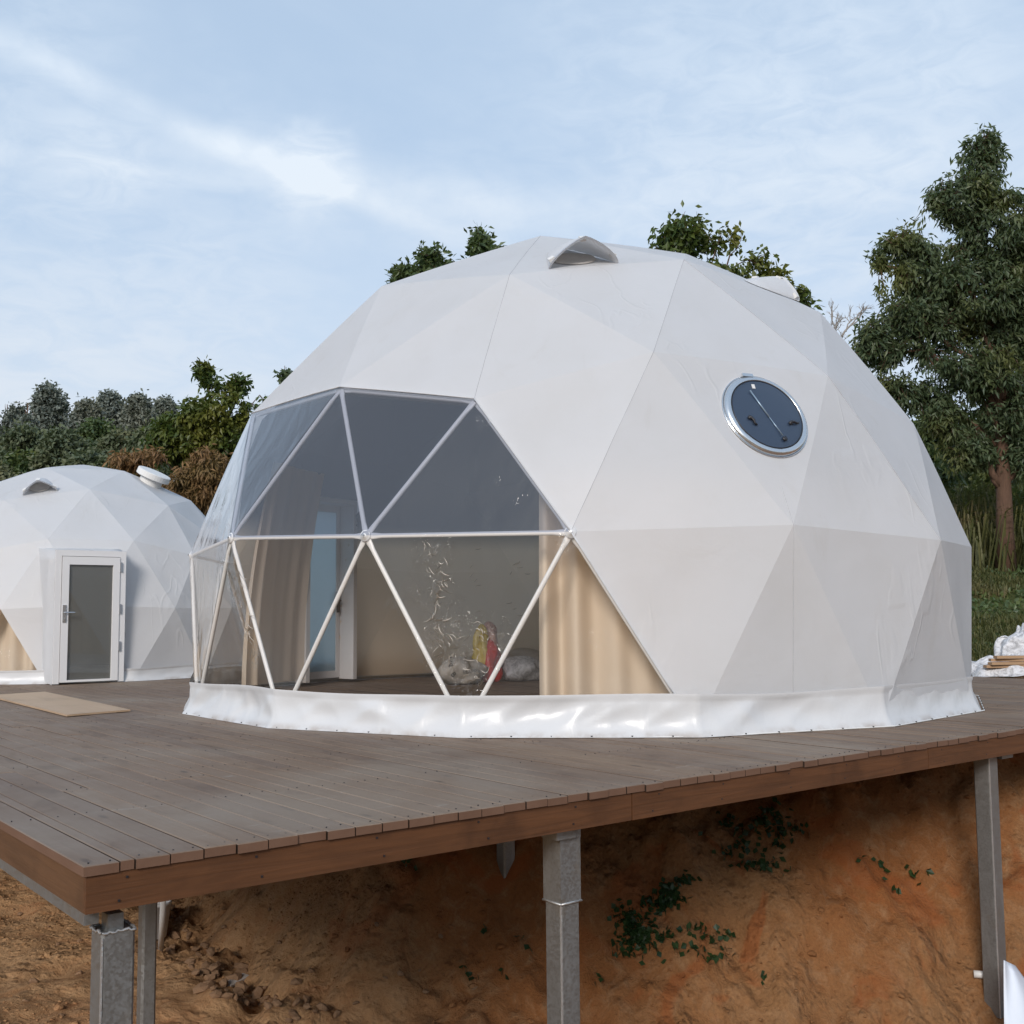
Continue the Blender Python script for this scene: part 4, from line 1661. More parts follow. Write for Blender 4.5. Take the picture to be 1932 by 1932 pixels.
bg_ = empty('foil_parcel', tuple(p), 'red, yellow and pink foil-wrapped parcel standing beside the lettered sack', 'parcel')
link('red_wrap', blob('red_wrap', (p[0]+.02, p[1], 0.01), (0.16, 0.14, 0.34), MT['red'], seed=5, bumpy=0.22, n=36), bg_)
q = p+HR*-0.10
link('yellow_wrap', blob('yellow_wrap', (q[0], q[1], 0.02), (0.11, 0.10, 0.46), MT['yellow'], seed=6, bumpy=0.24, n=36), bg_)
q = p+HR*0.0+HF*0.08
link('pink_wrap', blob('pink_wrap', (q[0], q[1], 0.30), (0.13, 0.10, 0.32), MT['pink'], seed=8, bumpy=0.2, n=36), bg_)
p = at_z(985, 1282, 0.02)
o = link('plastic_bundle', blob('plastic_bundle', (p[0], p[1], 0.01), (0.36, 0.30, 0.20), MT['sheet'], seed=9, bumpy=0.16, n=30))
setlab(o, 'crumpled clear plastic heaped on the dome floor right of the foil parcel', 'plastic wrap')
p = at_z(985, 1272, 0.02)
o = link('sack', blob('sack', (p[0], p[1], 0.01), (0.40, 0.3, 0.24), MT['sheet2'], seed=19, bumpy=0.10, n=30))
setlab(o, 'pale plain sack lying against the inner wall behind the crumpled plastic', 'sack')

# ------------------------------------------------------------------ smaller dome
R2, PHI2, CX2, CY2 = 3.042, 0.076, -2.819, 9.679
SQ = dome_pts(R2, PHI2, CX2, CY2, 0.02)
cen2 = np.array([CX2, CY2, .18*R2])
small = empty('dome_tent', (CX2, CY2, 0), 'smaller white geodesic dome tent with a glazed door, behind the large dome', 'dome tent')


def proj(X):
    d_ = np.asarray(X)-CAM
    z_ = d_@FWD
    return HALF+FPX*(d_@RGT)/z_, HALF+CYPX-FPX*(d_@UPV)/z_


def snear(px, py, zlo, zhi):
    best = None
    for i, q in enumerate(SQ):
        if not (zlo < (q[2]-.02)/R2 < zhi) or np.dot(q-cen2, CAM-q) < -0.3*R2:
            continue
        x_, y_ = proj(q)
        dd = math.hypot(x_-px, y_-py)
        if best is None or dd < best[0]:
            best = (dd, i)
    return best[1]


sA, sB, sC = snear(1, 1149, .3, .45), snear(-79, 1289, -.1, .1), snear(84, 1288, -.1, .1)
clear2 = {frozenset((sA, sB, sC))}
D2x, D2y = None, None
dl = at_w(105, 1285, 1.0)-CAM
drr = at_w(236, 1280, 1.0)-CAM
YD = CY2-R2*0.97-0.02
xl = CAM[0]+dl[0]*(YD-CAM[1])/dl[1]
xr = CAM[0]+drr[0]*(YD-CAM[1])/drr[1]
xl -= 0.075
xr -= 0.06
DW = xr-xl
for k, t in enumerate(GT):
    A, B, C = SQ[list(t)]
    if frozenset(t) in clear2:
        link('window_film', facet_mesh('window_film', A, B, C, 6, MT['film_low'], 0.006, 0.01, k), small)
        continue
    kd = (lambda p: not (xl+0.1 < p[0] < xr-0.1 and p[1] < CY2 and p[2] < 1.85))
    link('fabric_panel', facet_mesh('fabric_panel', A, B, C, 10, MT['fabric'], 0.005, 0.012, k*2.3, kd, cc_=cen2), small)
# liner for the inside, seen through the door
for k, t in enumerate(GT):
    A, B, C = [cen2+(q-cen2)*0.97 for q in SQ[list(t)]]
    if frozenset(t) in clear2: continue
    kd = (lambda p: not (xl < p[0] < xr and p[1] < CY2 and p[2] < 1.9))
    me = facet_mesh('liner_panel', A, B, C, 6, MT['liner'], 0, 0, k, kd)
    if me: link('liner_panel', me, small)
loop2 = base_loop
o = skirt(small, SQ, loop2, (CX2, CY2, 0), 0.20, 0.006, MT['skirt'], dens=16, flare=0.05)
# door of the smaller dome
door_h = 1.84
dm = empty('d', ((xl+xr)/2, YD-0.05, 0.01), 'x', 'x', rz=math.radians(-90))
bpy.data.objects.remove(dm)
dd_ = bpy.data.objects.new('door', None)
COL.objects.link(dd_)
dd_.parent = small
dd_.location = ((xl+xr)/2-CX2, YD-0.06-CY2, 0.012)
dd_.rotation_euler = (0, 0, math.radians(-90))
fw = 0.085
W_ = DW-2*fw
m = MB()
h = W_/2
m.box((-0.25, -h-fw, 0), (0.05, -h, door_h+fw))
m.box((-0.25, h, 0), (0.05, h+fw, door_h+fw))
m.box((-0.25, -h, door_h), (0.05, h, door_h+fw))
bpy.data.objects.remove(dd_)


def local_door(V):
    return V


DO = Matrix.Translation(((xl+xr)/2, YD-0.06, 0.012)) @ Matrix.Rotation(math.radians(-90), 4, 'Z')


def dbx(name, boxes, mt, parent, bev=0.0):
    m = MB()
    for lo, hi in boxes:
        m.box(lo, hi, DO, bev)
    return link(name, m.me(name, mt), parent)


frm = dbx('door_frame', [((-0.28, -h-fw, 0), (0.05, -h, door_h+fw)), ((-0.28, h, 0), (0.05, h+fw, door_h+fw)), ((-0.28, -h, door_h), (0.05, h, door_h+fw))], MT['door'], small)
lf = 0.105
g = 0.008
leaf2 = dbx('door_leaf', [((0.0, -h+g, 0.02), (0.065, -h+lf, door_h-g)), ((0.0, h-lf, 0.02), (0.065, h-g, door_h-g)),
                          ((0.0, -h+lf, 0.02), (0.065, h-lf, 0.05)), ((0.0, -h+lf, door_h-lf-0.02), (0.065, h-lf, door_h-g))], MT['door'], small)
dbx('glass_pane', [((0.02, -h+lf, 0.05), (0.03, h-lf, door_h-lf-0.02))], MT['glass'], leaf2)
# local y is across; door handle on the left as seen
hy = -(h-0.05)
m = MB()
m.box((0.066, hy-0.028, 0.88), (0.078, hy+0.022, 1.13), DO)
m.tube([DO @ Vector(p) for p in [(0.078, hy, 1.02), (0.125, hy, 1.02), (0.125, hy+0.13, 1.02)]], 0.011, 8)
m.tube([DO @ Vector(p) for p in [(0.07, hy, 0.93), (0.09, hy, 0.93)]], 0.014, 8)
link('door_handle', m.me('door_handle', MT['alu']), leaf2)
for zc in (0.45, 1.0, 1.62):
    dbx('hinge', [((0.05, h-0.005, zc), (0.075, h+0.02, zc+0.14))], MT['alu'], frm)
# fabric sleeve pulled over the door frame to the dome wall
V = []
rows = 10
outl = []
for i in range(12):
    outl.append((-1, i/11))
for i in range(1, 12):
    outl.append((-1+2*i/11, 1))
for i in range(1, 12):
    outl.append((1, 1-i/11))
K = len(outl)
for r_ in range(rows):
    s_ = r_/(rows-1)
    for i, (u, v) in enumerate(outl):
        hw = DW/2+0.004+0.03*s_**1.6*(1 if abs(u) == 1 else abs(u))
        x_ = (xl+xr)/2+u*hw
        z_ = v*(door_h+fw+0.015+0.06*s_**1.5)
        ybase = YD-0.09
        # meet the dome wall
        rr2 = R2**2-(x_-CX2)**2-(z_-.18*R2)**2
        yw = CY2-math.sqrt(max(rr2, 0.2))*0.985+0.04
        y_ = ybase+(yw-ybase)*s_
        wob = 0.012*math.sin(i*1.9+s_*5)*math.sin(math.pi*s_)
        V.append((x_+wob*(abs(u) == 1), y_+wob, z_+wob))
F = []
for r_ in range(rows-1):
    for i in range(K-1):
        F.append((r_*K+i, r_*K+i+1, (r_+1)*K+i+1, (r_+1)*K+i))
link('door_sleeve', mesh('door_sleeve', V, F, MT['fabric'], True), small)


def sfacet(p1, p2, p3):
    return [snear(*p) for p in (p1, p2, p3)]


i1 = snear(8, 944, .8, 1.2)
# hood vent on the left roof facet, chimney on the right
va, vb, vc = snear(87, 882, 1.05, 1.3), snear(8, 944, .8, 1.02), snear(169, 923, .8, 1.02)
vent(small, SQ[va], SQ[vb], SQ[vc], cen2, MT['fabric'], 0.72, shift=-0.1)
fa, fb, fc = snear(235, 889, 1.05, 1.3), snear(317, 954, .8, 1.02), snear(360, 945, .8, 1.02)
N = norm(np.cross(SQ[fb]-SQ[fa], SQ[fc]-SQ[fa]))
if np.dot(N, SQ[fa]-cen2) < 0: N = -N
# the stack rises square to its facet
d = ray(283, 912)
fcn = (SQ[fa]*0.45+SQ[fb]*0.30+SQ[fc]*0.25)
tt = np.dot(fcn-CAM, N)/np.dot(d, N)
pc_ = CAM+d*tt
if np.linalg.norm(pc_-fcn) > 1.0:
    pc_ = fcn
N2 = norm(N+np.array([0, 0, 0.25]))
mm = Matrix.Translation(Vector(pc_)) @ Vector(N2).to_track_quat('Z', 'Y').to_matrix().to_4x4()
m = MB()
m.lathe([(0.19, -0.05), (0.19, 0.13)], mm, 32)
st = link('chimney_pipe', m.me('chimney_pipe', MT['white'], True), small)
m = MB()
m.lathe([(0.001, 0.21), (0.27, 0.21), (0.285, 0.20), (0.285, 0.11), (0.27, 0.10), (0.001, 0.10)], mm, 36)
link('chimney_cap', m.me('chimney_cap', MT['white'], False), small)
# curtain in its clear window
V, F = [], []
pA, pB, pC = [cen2+(SQ[i]-cen2)*0.94 for i in (sA, sB, sC)]
n = 60
for i in range(n+1):
    u = i/n
    b_ = pB+(pC-pB)*u
    ou = norm([b_[0]-CX2, b_[1]-CY2, 0])
    f = 0.05*math.sin(u*26+math.sin(u*7))
    for r_ in range(5):
        q = np.array([b_[0], b_[1], 0.05+0.27*r_])+ou*f
        V.append(q)
for i in range(n):
    for r_ in range(4):
        a_ = i*5+r_
        F.append((a_, a_+5, a_+6, a_+1))
o = link('curtain', mesh('curtain', V, F, MT['curtain'], True))
setlab(o, 'beige curtain behind the clear triangle at the left foot of the smaller dome', 'curtain')

# ------------------------------------------------------------------ vegetation


def leaf_arrays(C, D, L, Wd, fold=0.25):
    """C centre-bases (n,3), D directions (n,3) unit -> folded diamond leaves"""
    n = len(C)
    rv = RNG.normal(size=(n, 3))
    S = np.cross(D, rv)
    S /= np.linalg.norm(S, axis=1)[:, None]+1e-9
    Nn = np.cross(S, D)
    L = L*(0.7+0.6*RNG.random(n))[:, None]
    Wd = Wd*(0.7+0.6*RNG.random(n))[:, None]
    b = C
    tip = C+D*L+np.array([0, 0, -0.12])*L
    l_ = C+D*L*0.45+S*Wd+Nn*Wd*fold
    r_ = C+D*L*0.45-S*Wd+Nn*Wd*fold
    V = np.stack([b, l_, tip, r_], 1).reshape(-1, 3)
    k = np.arange(n)*4
    F = np.concatenate([np.stack([k, k+1, k+2], 1), np.stack([k, k+2, k+3], 1)])
    return V, F


def tubes_np(A, B, ra, rb, n=3):
    """many straight tapering twigs at once"""
    D = B-A
    D = D/(np.linalg.norm(D, axis=1)[:, None]+1e-9)
    X = np.cross(D, np.array([0.3, 0.2, 1.0]))
    X /= np.linalg.norm(X, axis=1)[:, None]+1e-9
    Y = np.cross(D, X)
    V = []
    for k in range(n):
        t_ = 2*math.pi*k/n
        V.append(A+(X*math.cos(t_)+Y*math.sin(t_))*ra)
    for k in range(n):
        t_ = 2*math.pi*k/n
        V.append(B+(X*math.cos(t_)+Y*math.sin(t_))*rb)
    V = np.stack(V, 1).reshape(-1, 3)
    base_ = (np.arange(len(A))*2*n)[:, None]
    F = []
    for k in range(n):
        F.append(np.concatenate([base_+k, base_+(k+1) % n, base_+n+(k+1) % n, base_+n+k], 1))
    return V, np.concatenate(F)


def tree(name, label, base_p, blobs, tips, lpt, LL, LW, lm, trunk_r, cat='tree', group=None, droop=-0.35, spread=0.28, bark='bark', trunk_top=None, limbs=True, surf=0.55, twig=0.012):
    base_p = np.asarray(base_p, float)
    t = empty(name, tuple(base_p), label, cat, group)
    cs = np.array([b[0] for b in blobs], float)
    rs = np.array([b[1] for b in blobs], float)
    top = cs[np.argmax(cs[:, 2])] if trunk_top is None else np.asarray(trunk_top, float)
    # trunk
    m = MB()
    pts, rad = [], []
    K = 9
    ht = np.linalg.norm(top-base_p)
    for i in range(K):
        u = i/(K-1)
        q = base_p+(top-base_p)*u+np.array([math.sin(u*5+base_p[0])*0.02*ht*u, math.cos(u*4+base_p[1])*0.02*ht*u, 0])
        if i == 0:
            q = q-np.array([0, 0, 0.3])
        pts.append(q)
        rad.append(trunk_r*(1.25 if i == 0 else 1)*(1-0.85*u))
    m.tube(pts, rad, 9)
    link('trunk', m.me('trunk', MT[bark], True), t)
    P_ = np.array(pts)
    limbpts = [P_[2:]]
    if limbs:
        for c_, r_ in zip(cs, rs):
            k0 = int(np.clip(np.argmin(np.linalg.norm(P_-c_, axis=1))-2, 2, K-2))
            a_ = P_[k0]
            l_ = []
            for i in range(7):
                u = i/6
                q = a_+(c_-a_)*u+np.array([0, 0, 0.12*np.linalg.norm(c_-a_)*math.sin(math.pi*u)])
                q = q+RNG.normal(size=3)*0.03*np.linalg.norm(c_-a_)*(0 < i < 6)
                l_.append(q)
            m = MB()
            r0 = trunk_r*0.5*(1-0.6*k0/K)
            m.tube(l_, [r0*(1-0.8*i/6) for i in range(7)], 6)
            link('branch', m.me('branch', MT[bark], True), t)
            limbpts.append(np.array(l_[1:]))
    LP = np.concatenate(limbpts)
    vol = (rs.prod(1))**0.75
    cnt = np.maximum((tips*vol/vol.sum()).astype(int), 3)
    T_ = []
    for c_, r_, k in zip(cs, rs, cnt):
        d_ = RNG.normal(size=(k, 3))
        d_ /= np.linalg.norm(d_, axis=1)[:, None]
        rr_ = RNG.random(k)**(1/3)
        rr_ = rr_*(1-surf)+surf*(0.72+0.33*RNG.random(k))
        T_.append(c_+d_*rr_[:, None]*r_*(0.85+0.3*RNG.random((k, 1))))
    T_ = np.concatenate(T_)
    # open gaps in the crown
    g_ = fbm(T_[:, 0]*1.1/(spread*3)+7, T_[:, 2]*1.1/(spread*3)+T_[:, 1]*0.6, 2)
    T_ = T_[g_ > -0.08]
    T_ = T_[T_[:, 2] > base_p[2]+0.1]
    # twigs
    idx = np.empty(len(T_), int)
    for s_ in range(0, len(T_), 2000):
        idx[s_:s_+2000] = np.argmin(((T_[s_:s_+2000, None]-LP[None])**2).sum(2), 1)
    A_ = LP[idx]
    if twig > 0:
        mid_ = A_+(T_-A_)*0.55+RNG.normal(size=T_.shape)*0.08*np.linalg.norm(T_-A_, axis=1)[:, None]
        V1, F1 = tubes_np(A_, mid_, twig, twig*0.7)
        V2, F2 = tubes_np(mid_, T_, twig*0.7, twig*0.3)
        o = link('twigs', mesh('twigs', np.concatenate([V1, V2]), np.concatenate([F1, F2+len(V1)]), MT[bark]), t)
        o['kind'] = 'stuff'
    # leaves in tufts round the end of each twig
    n = len(T_)
    ax_ = T_-A_
    ax_ /= np.linalg.norm(ax_, axis=1)[:, None]+1e-9
    back = RNG.random((n, lpt, 1))*spread*1.3
    C_ = T_[:, None]-ax_[:, None]*back+RNG.normal(size=(n, lpt, 3))*spread*0.30
    D_ = ax_[:, None]*0.5+RNG.normal(size=(n, lpt, 3))*0.75+np.array([0, 0, droop])
    D_ = D_/np.linalg.norm(D_, axis=2)[:, :, None]
    V, F = leaf_arrays(C_.reshape(-1, 3), D_.reshape(-1, 3), LL, LW)
    o = link('crown', mesh('crown', V, F, MT[lm]), t)
    return t


def B(px, py, w_, rx, rz=None, ry=None):
    c_ = at_w(px, py, w_)
    s_ = w_/FPX
    rz = rx if rz is None else rz
    ry = rx*0.9 if ry is None else ry
    # radii along world axes; a mean of the two horizontal extents is close enough
    return (c_, (rx*s_, ry*s_, rz*s_))


def ground_at(px, w_):
    p_ = at_w(px, 1150, w_)
    return np.array([p_[0], p_[1], hz(p_[0], p_[1])])


# the large tree on the right
w_ = 24.5
tb = ground_at(1900, w_)
tree('broadleaf_tree', 'tall dark green tree with a reddish trunk at the right, behind the large dome', tb,
     [B(1855, 300, w_, 48, 62), B(1830, 370, w_, 70, 55), B(1890, 440, w_, 85, 80), B(1770, 380, w_, 30, 35), B(1700, 470, w_, 55, 55), B(1660, 500, w_, 28, 70),
      B(1760, 520, w_, 75, 70), B(1860, 560, w_, 100, 90), B(1950, 560, w_, 90, 130), B(1720, 600, w_, 75, 60), B(1650, 650, w_, 50, 55),
      B(1800, 680, w_, 100, 60), B(1700, 730, w_, 60, 55), B(1900, 740, w_, 100, 80), B(1780, 790, w_, 60, 50), B(1980, 420, w_, 60, 80), B(1960, 850, w_, 70, 60), B(1820, 850, w_, 60, 40), B(1925, 640, w_, 60, 70), B(1900, 680, w_, 60, 50), B(1930, 500, w_, 50, 60)],
     4600, 21, 0.155, 0.026, 'leaf', 0.21, trunk_top=at_w(1880, 480, w_), droop=-0.75, spread=0.26, surf=0.45)

# tree crowns poking over the big dome
w_ = 23.0
tree('leafy_tree', 'dark leafy branches showing above the left shoulder of the large dome', ground_at(840, w_),
     [B(765, 525, w_, 28, 32), B(752, 540, w_, 20, 40), B(825, 490, w_, 42, 34), B(800, 540, w_, 60, 40), B(905, 462, w_, 32, 34), B(900, 540, w_, 70, 60), B(930, 480, w_, 25, 20)],
     420, 20, 0.16, 0.038, 'leaf2', 0.12, droop=-0.25, spread=0.22)
w_ = 24.0
tree('leafy_tree', 'broad-leaved tree showing over the right shoulder of the large dome', ground_at(1340, w_),
     [B(1250, 440, w_, 42, 42), B(1290, 450, w_, 55, 50), B(1350, 470, w_, 55, 50), B(1240, 470, w_, 45, 30), B(1410, 490, w_, 50, 55), B(1390, 470, w_, 35, 45), B(1450, 530, w_, 45, 45), B(1500, 560, w_, 30, 22), B(1350, 560, w_, 100, 60), B(1480, 600, w_, 60, 40)],
     850, 20, 0.165, 0.040, 'leafy', 0.14, droop=-0.45, spread=0.30)
w_ = 22.0
tree('sapling', 'thin leafy shoot rising above the left slope of the large dome', ground_at(538, w_),
     [B(536, 690, w_, 9, 20), B(532, 712, w_, 10, 14)], 16, 14, 0.16, 0.035, 'leaf', 0.03, droop=-0.3, spread=0.15)

# bare tree beside the right shoulder
w_ = 27.0
bb = ground_at(1585, w_)
bt = empty('bare_tree', tuple(bb), 'pale leafless twiggy tree between the large dome and the tall dark tree', 'tree')
m = MB()


def grow(p, d, L, r, lev):
    q = p+d*L
    mid_ = (p+q)/2+RNG.normal(size=3)*L*0.05
    m.tube([p, mid_, q], [r, r*0.85, r*0.65], 5, cap=False)
    if lev == 0:
        return
    for k in range(3 if lev > 1 else 3):
        nd = norm(d+RNG.normal(size=3)*0.55+np.array([0, 0, 0.12]))
        grow(p+d*L*RNG.uniform(0.45, 1.0), nd, L*RNG.uniform(0.55, 0.8), r*0.62, lev-1)


topb = at_w(1585, 640, w_)
m.tube([bb-np.array([0, 0, 0.3]), (bb+topb)/2, topb], [0.08, 0.06, 0.045], 6)
link('trunk', m.me('trunk', MT['bark_pale'], True), bt)
m = MB()
for k in range(4):
    grow(topb-np.array([0, 0, 0.2*k]), norm(np.array([0, 0, 1.0])+RNG.normal(size=3)*0.35), 0.5, 0.030, 4)
o = link('twigs', m.me('twigs', MT['bark_pale'], True), bt)

# left: fresh green tree and the rusty one
w_ = 31.0
tree('fresh_green_tree', 'fresh green tree with loose yellowish sprays behind the left edge of the large dome', ground_at(430, w_),
     [B(385, 700, w_, 20, 24), B(400, 730, w_, 32, 30), B(445, 735, w_, 42, 32), B(490, 745, w_, 24, 26), B(440, 780, w_, 65, 34), B(362, 765, w_, 20, 14), B(380, 800, w_, 60, 34), B(440, 830, w_, 60, 40), B(320, 810, w_, 45, 26), B(480, 800, w_, 40, 50), B(340, 850, w_, 60, 40), B(500, 860, w_, 40, 60)],
     1500, 20, 0.18, 0.042, 'leafy', 0.14, spread=0.26, droop=-0.3)
w_ = 28.0
tree('rusty_tree', 'rusty brown drooping tree between the two domes', ground_at(360, w_),
     [B(250, 868, w_, 45, 16), B(310, 865, w_, 55, 26), B(370, 860, w_, 50, 30), B(400, 885, w_, 50, 36), B(330, 905, w_, 60, 34), B(400, 930, w_, 50, 36), B(350, 950, w_, 50, 40), B(420, 900, w_, 40, 50), B(400, 985, w_, 50, 40)],
     1500, 18, 0.22, 0.026, 'leafb', 0.12, spread=0.22, droop=-1.1)

# hillside trees beyond the small dome, singly
ridge = [(-60, 770, 30, 44), (10, 762, 34, 36), (48, 760, 28, 36), (92, 748, 30, 40), (128, 760, 26, 38), (165, 775, 28, 30), (207, 758, 20, 30), (232, 770, 30, 34),
         (262, 768, 26, 38), (310, 770, 16, 36), (-130, 765, 40, 50), (350, 800, 30, 30)]
rl = ['far left of the ridge, half out of the picture', 'at the left edge of the picture on the ridge', 'second from the left edge on the ridge', 'tallest rounded crown at the left of the ridge',
      'just right of the tallest crown of the ridge', 'low crown in the dip of the ridge', 'small crown left of the ridge gap', 'broad crown in the middle of the ridge', 'full crown beside the ridge gap',
      'slender pointed crown standing alone on the ridge', 'ridge tree beyond the left of the picture', 'low ridge tree behind the fresh green tree']
for k, (px, py, rx, rz) in enumerate(ridge):
    w_ = 66+4*math.sin(k*2.1)
    bl = [B(px, py, w_, rx*0.7, rz*0.55), B(px-rx*0.45, py+rz*0.6, w_, rx*0.6, rz*0.5), B(px+rx*0.5, py+rz*0.5, w_, rx*0.6, rz*0.5), B(px, py+rz*1.1, w_, rx*0.9, rz*0.6), B(px+rx*.2, py+rz*1.9, w_, rx*0.8, rz*0.7)]
    gp = ground_at(px, w_)
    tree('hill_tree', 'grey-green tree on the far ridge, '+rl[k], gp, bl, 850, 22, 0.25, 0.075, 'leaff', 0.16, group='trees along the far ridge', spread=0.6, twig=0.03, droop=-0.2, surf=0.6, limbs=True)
mids = [(-40, 850, 60, 36), (40, 830, 52, 34), (110, 835, 50, 34), (180, 815, 46, 30), (235, 835, 50, 34), (290, 830, 40, 30), (60, 880, 70, 36), (160, 880, 70, 36), (250, 880, 60, 36), (330, 830, 40, 30), (-30, 900, 60, 40), (390, 840, 50, 40), (500, 860, 60, 60)]
mlab = ['at the left edge of the picture', 'olive, second from the left edge', 'dull green in front of the rounded ridge crown', 'yellowish domed, near the middle of the slope', 'broad dark, right of the yellowish one',
        'small dark, under the slender ridge tree', 'low and wide, just above the small dome roof', 'low and dark, above the small dome peak', 'low, right of the small dome peak', 'beside the fresh green tree', 'lowest at the left edge',
        'behind the fresh green tree', 'behind the left edge of the large dome']
for k, (px, py, rx, rz) in enumerate(mids):
    w_ = 50-4*(k % 3)-(6 if py > 860 else 0)
    bl = [B(px, py, w_, rx*0.75, rz*0.7), B(px-rx*0.5, py+rz*0.5, w_, rx*0.6, rz*0.6), B(px+rx*0.5, py+rz*0.4, w_, rx*0.6, rz*0.6), B(px, py+rz*1.1, w_, rx*0.95, rz*0.8)]
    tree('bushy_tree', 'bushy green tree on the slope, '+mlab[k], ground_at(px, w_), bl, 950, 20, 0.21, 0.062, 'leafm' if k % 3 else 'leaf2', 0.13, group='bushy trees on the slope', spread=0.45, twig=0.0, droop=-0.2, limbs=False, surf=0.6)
# undergrowth on the right slope behind the big tree
unders = [(1700, 880, 60, 50, 33), (1790, 900, 70, 60, 33), (1880, 880, 70, 60, 35), (1960, 900, 70, 80, 33), (1740, 800, 60, 60, 36), (1850, 800, 70, 60, 37), (1950, 780, 60, 70, 38), (1640, 830, 50, 60, 34), (1800, 980, 40, 40, 28.5), (1870, 990, 26, 30, 28.5), (1950, 960, 50, 60, 28)]
ul = ['left-most behind the dome wall', 'large, under the tall tree', 'wide, behind the reddish trunk', 'at the right edge of the picture', 'deep behind the tall crown, left', 'deep behind the tall crown, middle', 'deep behind the tall crown, right', 'hidden mostly by the dome shoulder',
      'low dark, left of the trunk', 'low dark, just behind the trunk foot', 'low, right of the trunk']
for k, (px, py, rx, rz, w_) in enumerate(unders):
    bl = [B(px, py, w_, rx*0.8, rz*0.7), B(px-rx*0.5, py+rz*0.6, w_, rx*0.6, rz*0.6), B(px+rx*0.5, py+rz*0.5, w_, rx*0.6, rz*0.6), B(px, py+rz*1.2, w_, rx*0.9, rz*0.7)]
    tree('shrub', 'dark shrub on the right slope, '+ul[k], ground_at(px, w_), bl, 520, 10, 0.24, 0.06, 'leaf' if k % 2 else 'leaf2', 0.06, cat='shrub', group='shrubs on the right slope', spread=0.34, twig=0.0, limbs=False, droop=-0.3)

# grass on the right slope


def grass(name, pts, L, lab, mt='grass', wd=0.012, bend=0.6):
    n = len(pts)
    L_ = L*(0.5+RNG.random(n))[:, None]
    az_ = RNG.random(n)*2*math.pi
    D_ = np.stack([np.cos(az_), np.sin(az_), np.zeros(n)], 1)
    S_ = np.stack([-np.sin(az_), np.cos(az_), np.zeros(n)], 1)*wd
    b = pts
    m1 = b+np.array([0, 0, 1])*L_*0.55+D_*L_*0.15*bend
    tp = b+np.array([0, 0, 1])*L_*(0.95-0.35*bend)+D_*L_*0.6*bend
    V = np.stack([b-S_, b+S_, m1+S_*0.8, m1-S_*0.8, tp], 1).reshape(-1, 3)
    k = np.arange(n)*5
    F = np.concatenate([np.stack([k, k+1, k+2], 1), np.stack([k, k+2, k+3], 1), np.stack([k+3, k+2, k+4], 1)])
    o = link(name, mesh(name, V, F, MT[mt]))
    setlab(o, lab, 'grass', kind='stuff')


def scatter(wlo, whi, slo, shi, n):
    W1 = RNG.uniform(wlo, whi, n)
    S1 = RNG.uniform(slo, shi, n)*W1
    x_ = CAM[0]+HF[0]*W1+HR[0]*S1
    y_ = CAM[1]+HF[1]*W1+HR[1]*S1
    return np.stack([x_, y_, height(x_, y_)-0.02], 1)


pts = scatter(17.6, 29, 0.38, 0.60, 26000)
g_ = fbm(pts[:, 0]*0.9, pts[:, 1]*0.9, 3)
pts = pts[g_ > -0.18]
grass('grass', pts, 0.30, 'short green grass and weeds growing on the slope behind the right end of the deck')
pts = scatter(24, 30, 0.36, 0.60, 2600)
grass('tall_grass', pts, 1.7, 'tall arching reeds growing among the shrubs round the reddish trunk', 'grass', 0.022, 1.0)
pts = scatter(27, 60, -0.6, 0.4, 16000)
grass('slope_grass', pts, 0.6, 'rough grass growing on the slope between the far trees', 'grass', 0.04, 0.7)

# low weeds: small broadleaf clumps on right slope
pts = scatter(18.0, 27, 0.38, 0.60, 5200)
D_ = RNG.normal(size=(len(pts), 3))*0.8+np.array([0, 0, 0.9])
D_ /= np.linalg.norm(D_, axis=1)[:, None]
V, F = leaf_arrays(pts+np.array([0, 0, 0.1])*RNG.random((len(pts), 1)), D_, 0.12, 0.034)
o = link('weeds', mesh('weeds', V, F, MT['leaf2']))
setlab(o, 'broad-leaved weeds scattered through the grass of the right slope', 'weeds', kind='stuff')

# creeping vines on the clay bank


def vine(name, spots, n, lab, LL=0.06, sp=0.10):
    P_ = []
    for (px, py, sx, sy, k) in spots:
        k = int(k*0.8)
        sx, sy = sx*0.8, sy*0.45
        c_ = on_ground(px, py)
        rr_ = RNG.normal(size=(k, 2))
        w_ = np.linalg.norm(c_-CAM)
        P_.append(np.stack([c_[0]+HR[0]*rr_[:, 0]*sx*w_/FPX+HF[0]*rr_[:, 1]*sy*w_/FPX*0.9, c_[1]+HR[1]*rr_[:, 0]*sx*w_/FPX+HF[1]*rr_[:, 1]*sy*w_/FPX*0.9], 1))
    P_ = np.concatenate(P_)
    z_ = height(P_[:, 0], P_[:, 1])
    C_ = np.stack([P_[:, 0], P_[:, 1], z_+0.03+0.04*RNG.random(len(P_))], 1)
    D_ = RNG.normal(size=C_.shape)*0.7+np.array([-0.3, -0.5, -0.2])
    D_ /= np.linalg.norm(D_, axis=1)[:, None]
    V, F = leaf_arrays(C_, D_, LL, LL*0.42, 0.15)
    o = link(name, mesh(name, V, F, MT['ivy']))
    setlab(o, lab, 'creeping plant', kind='stuff')


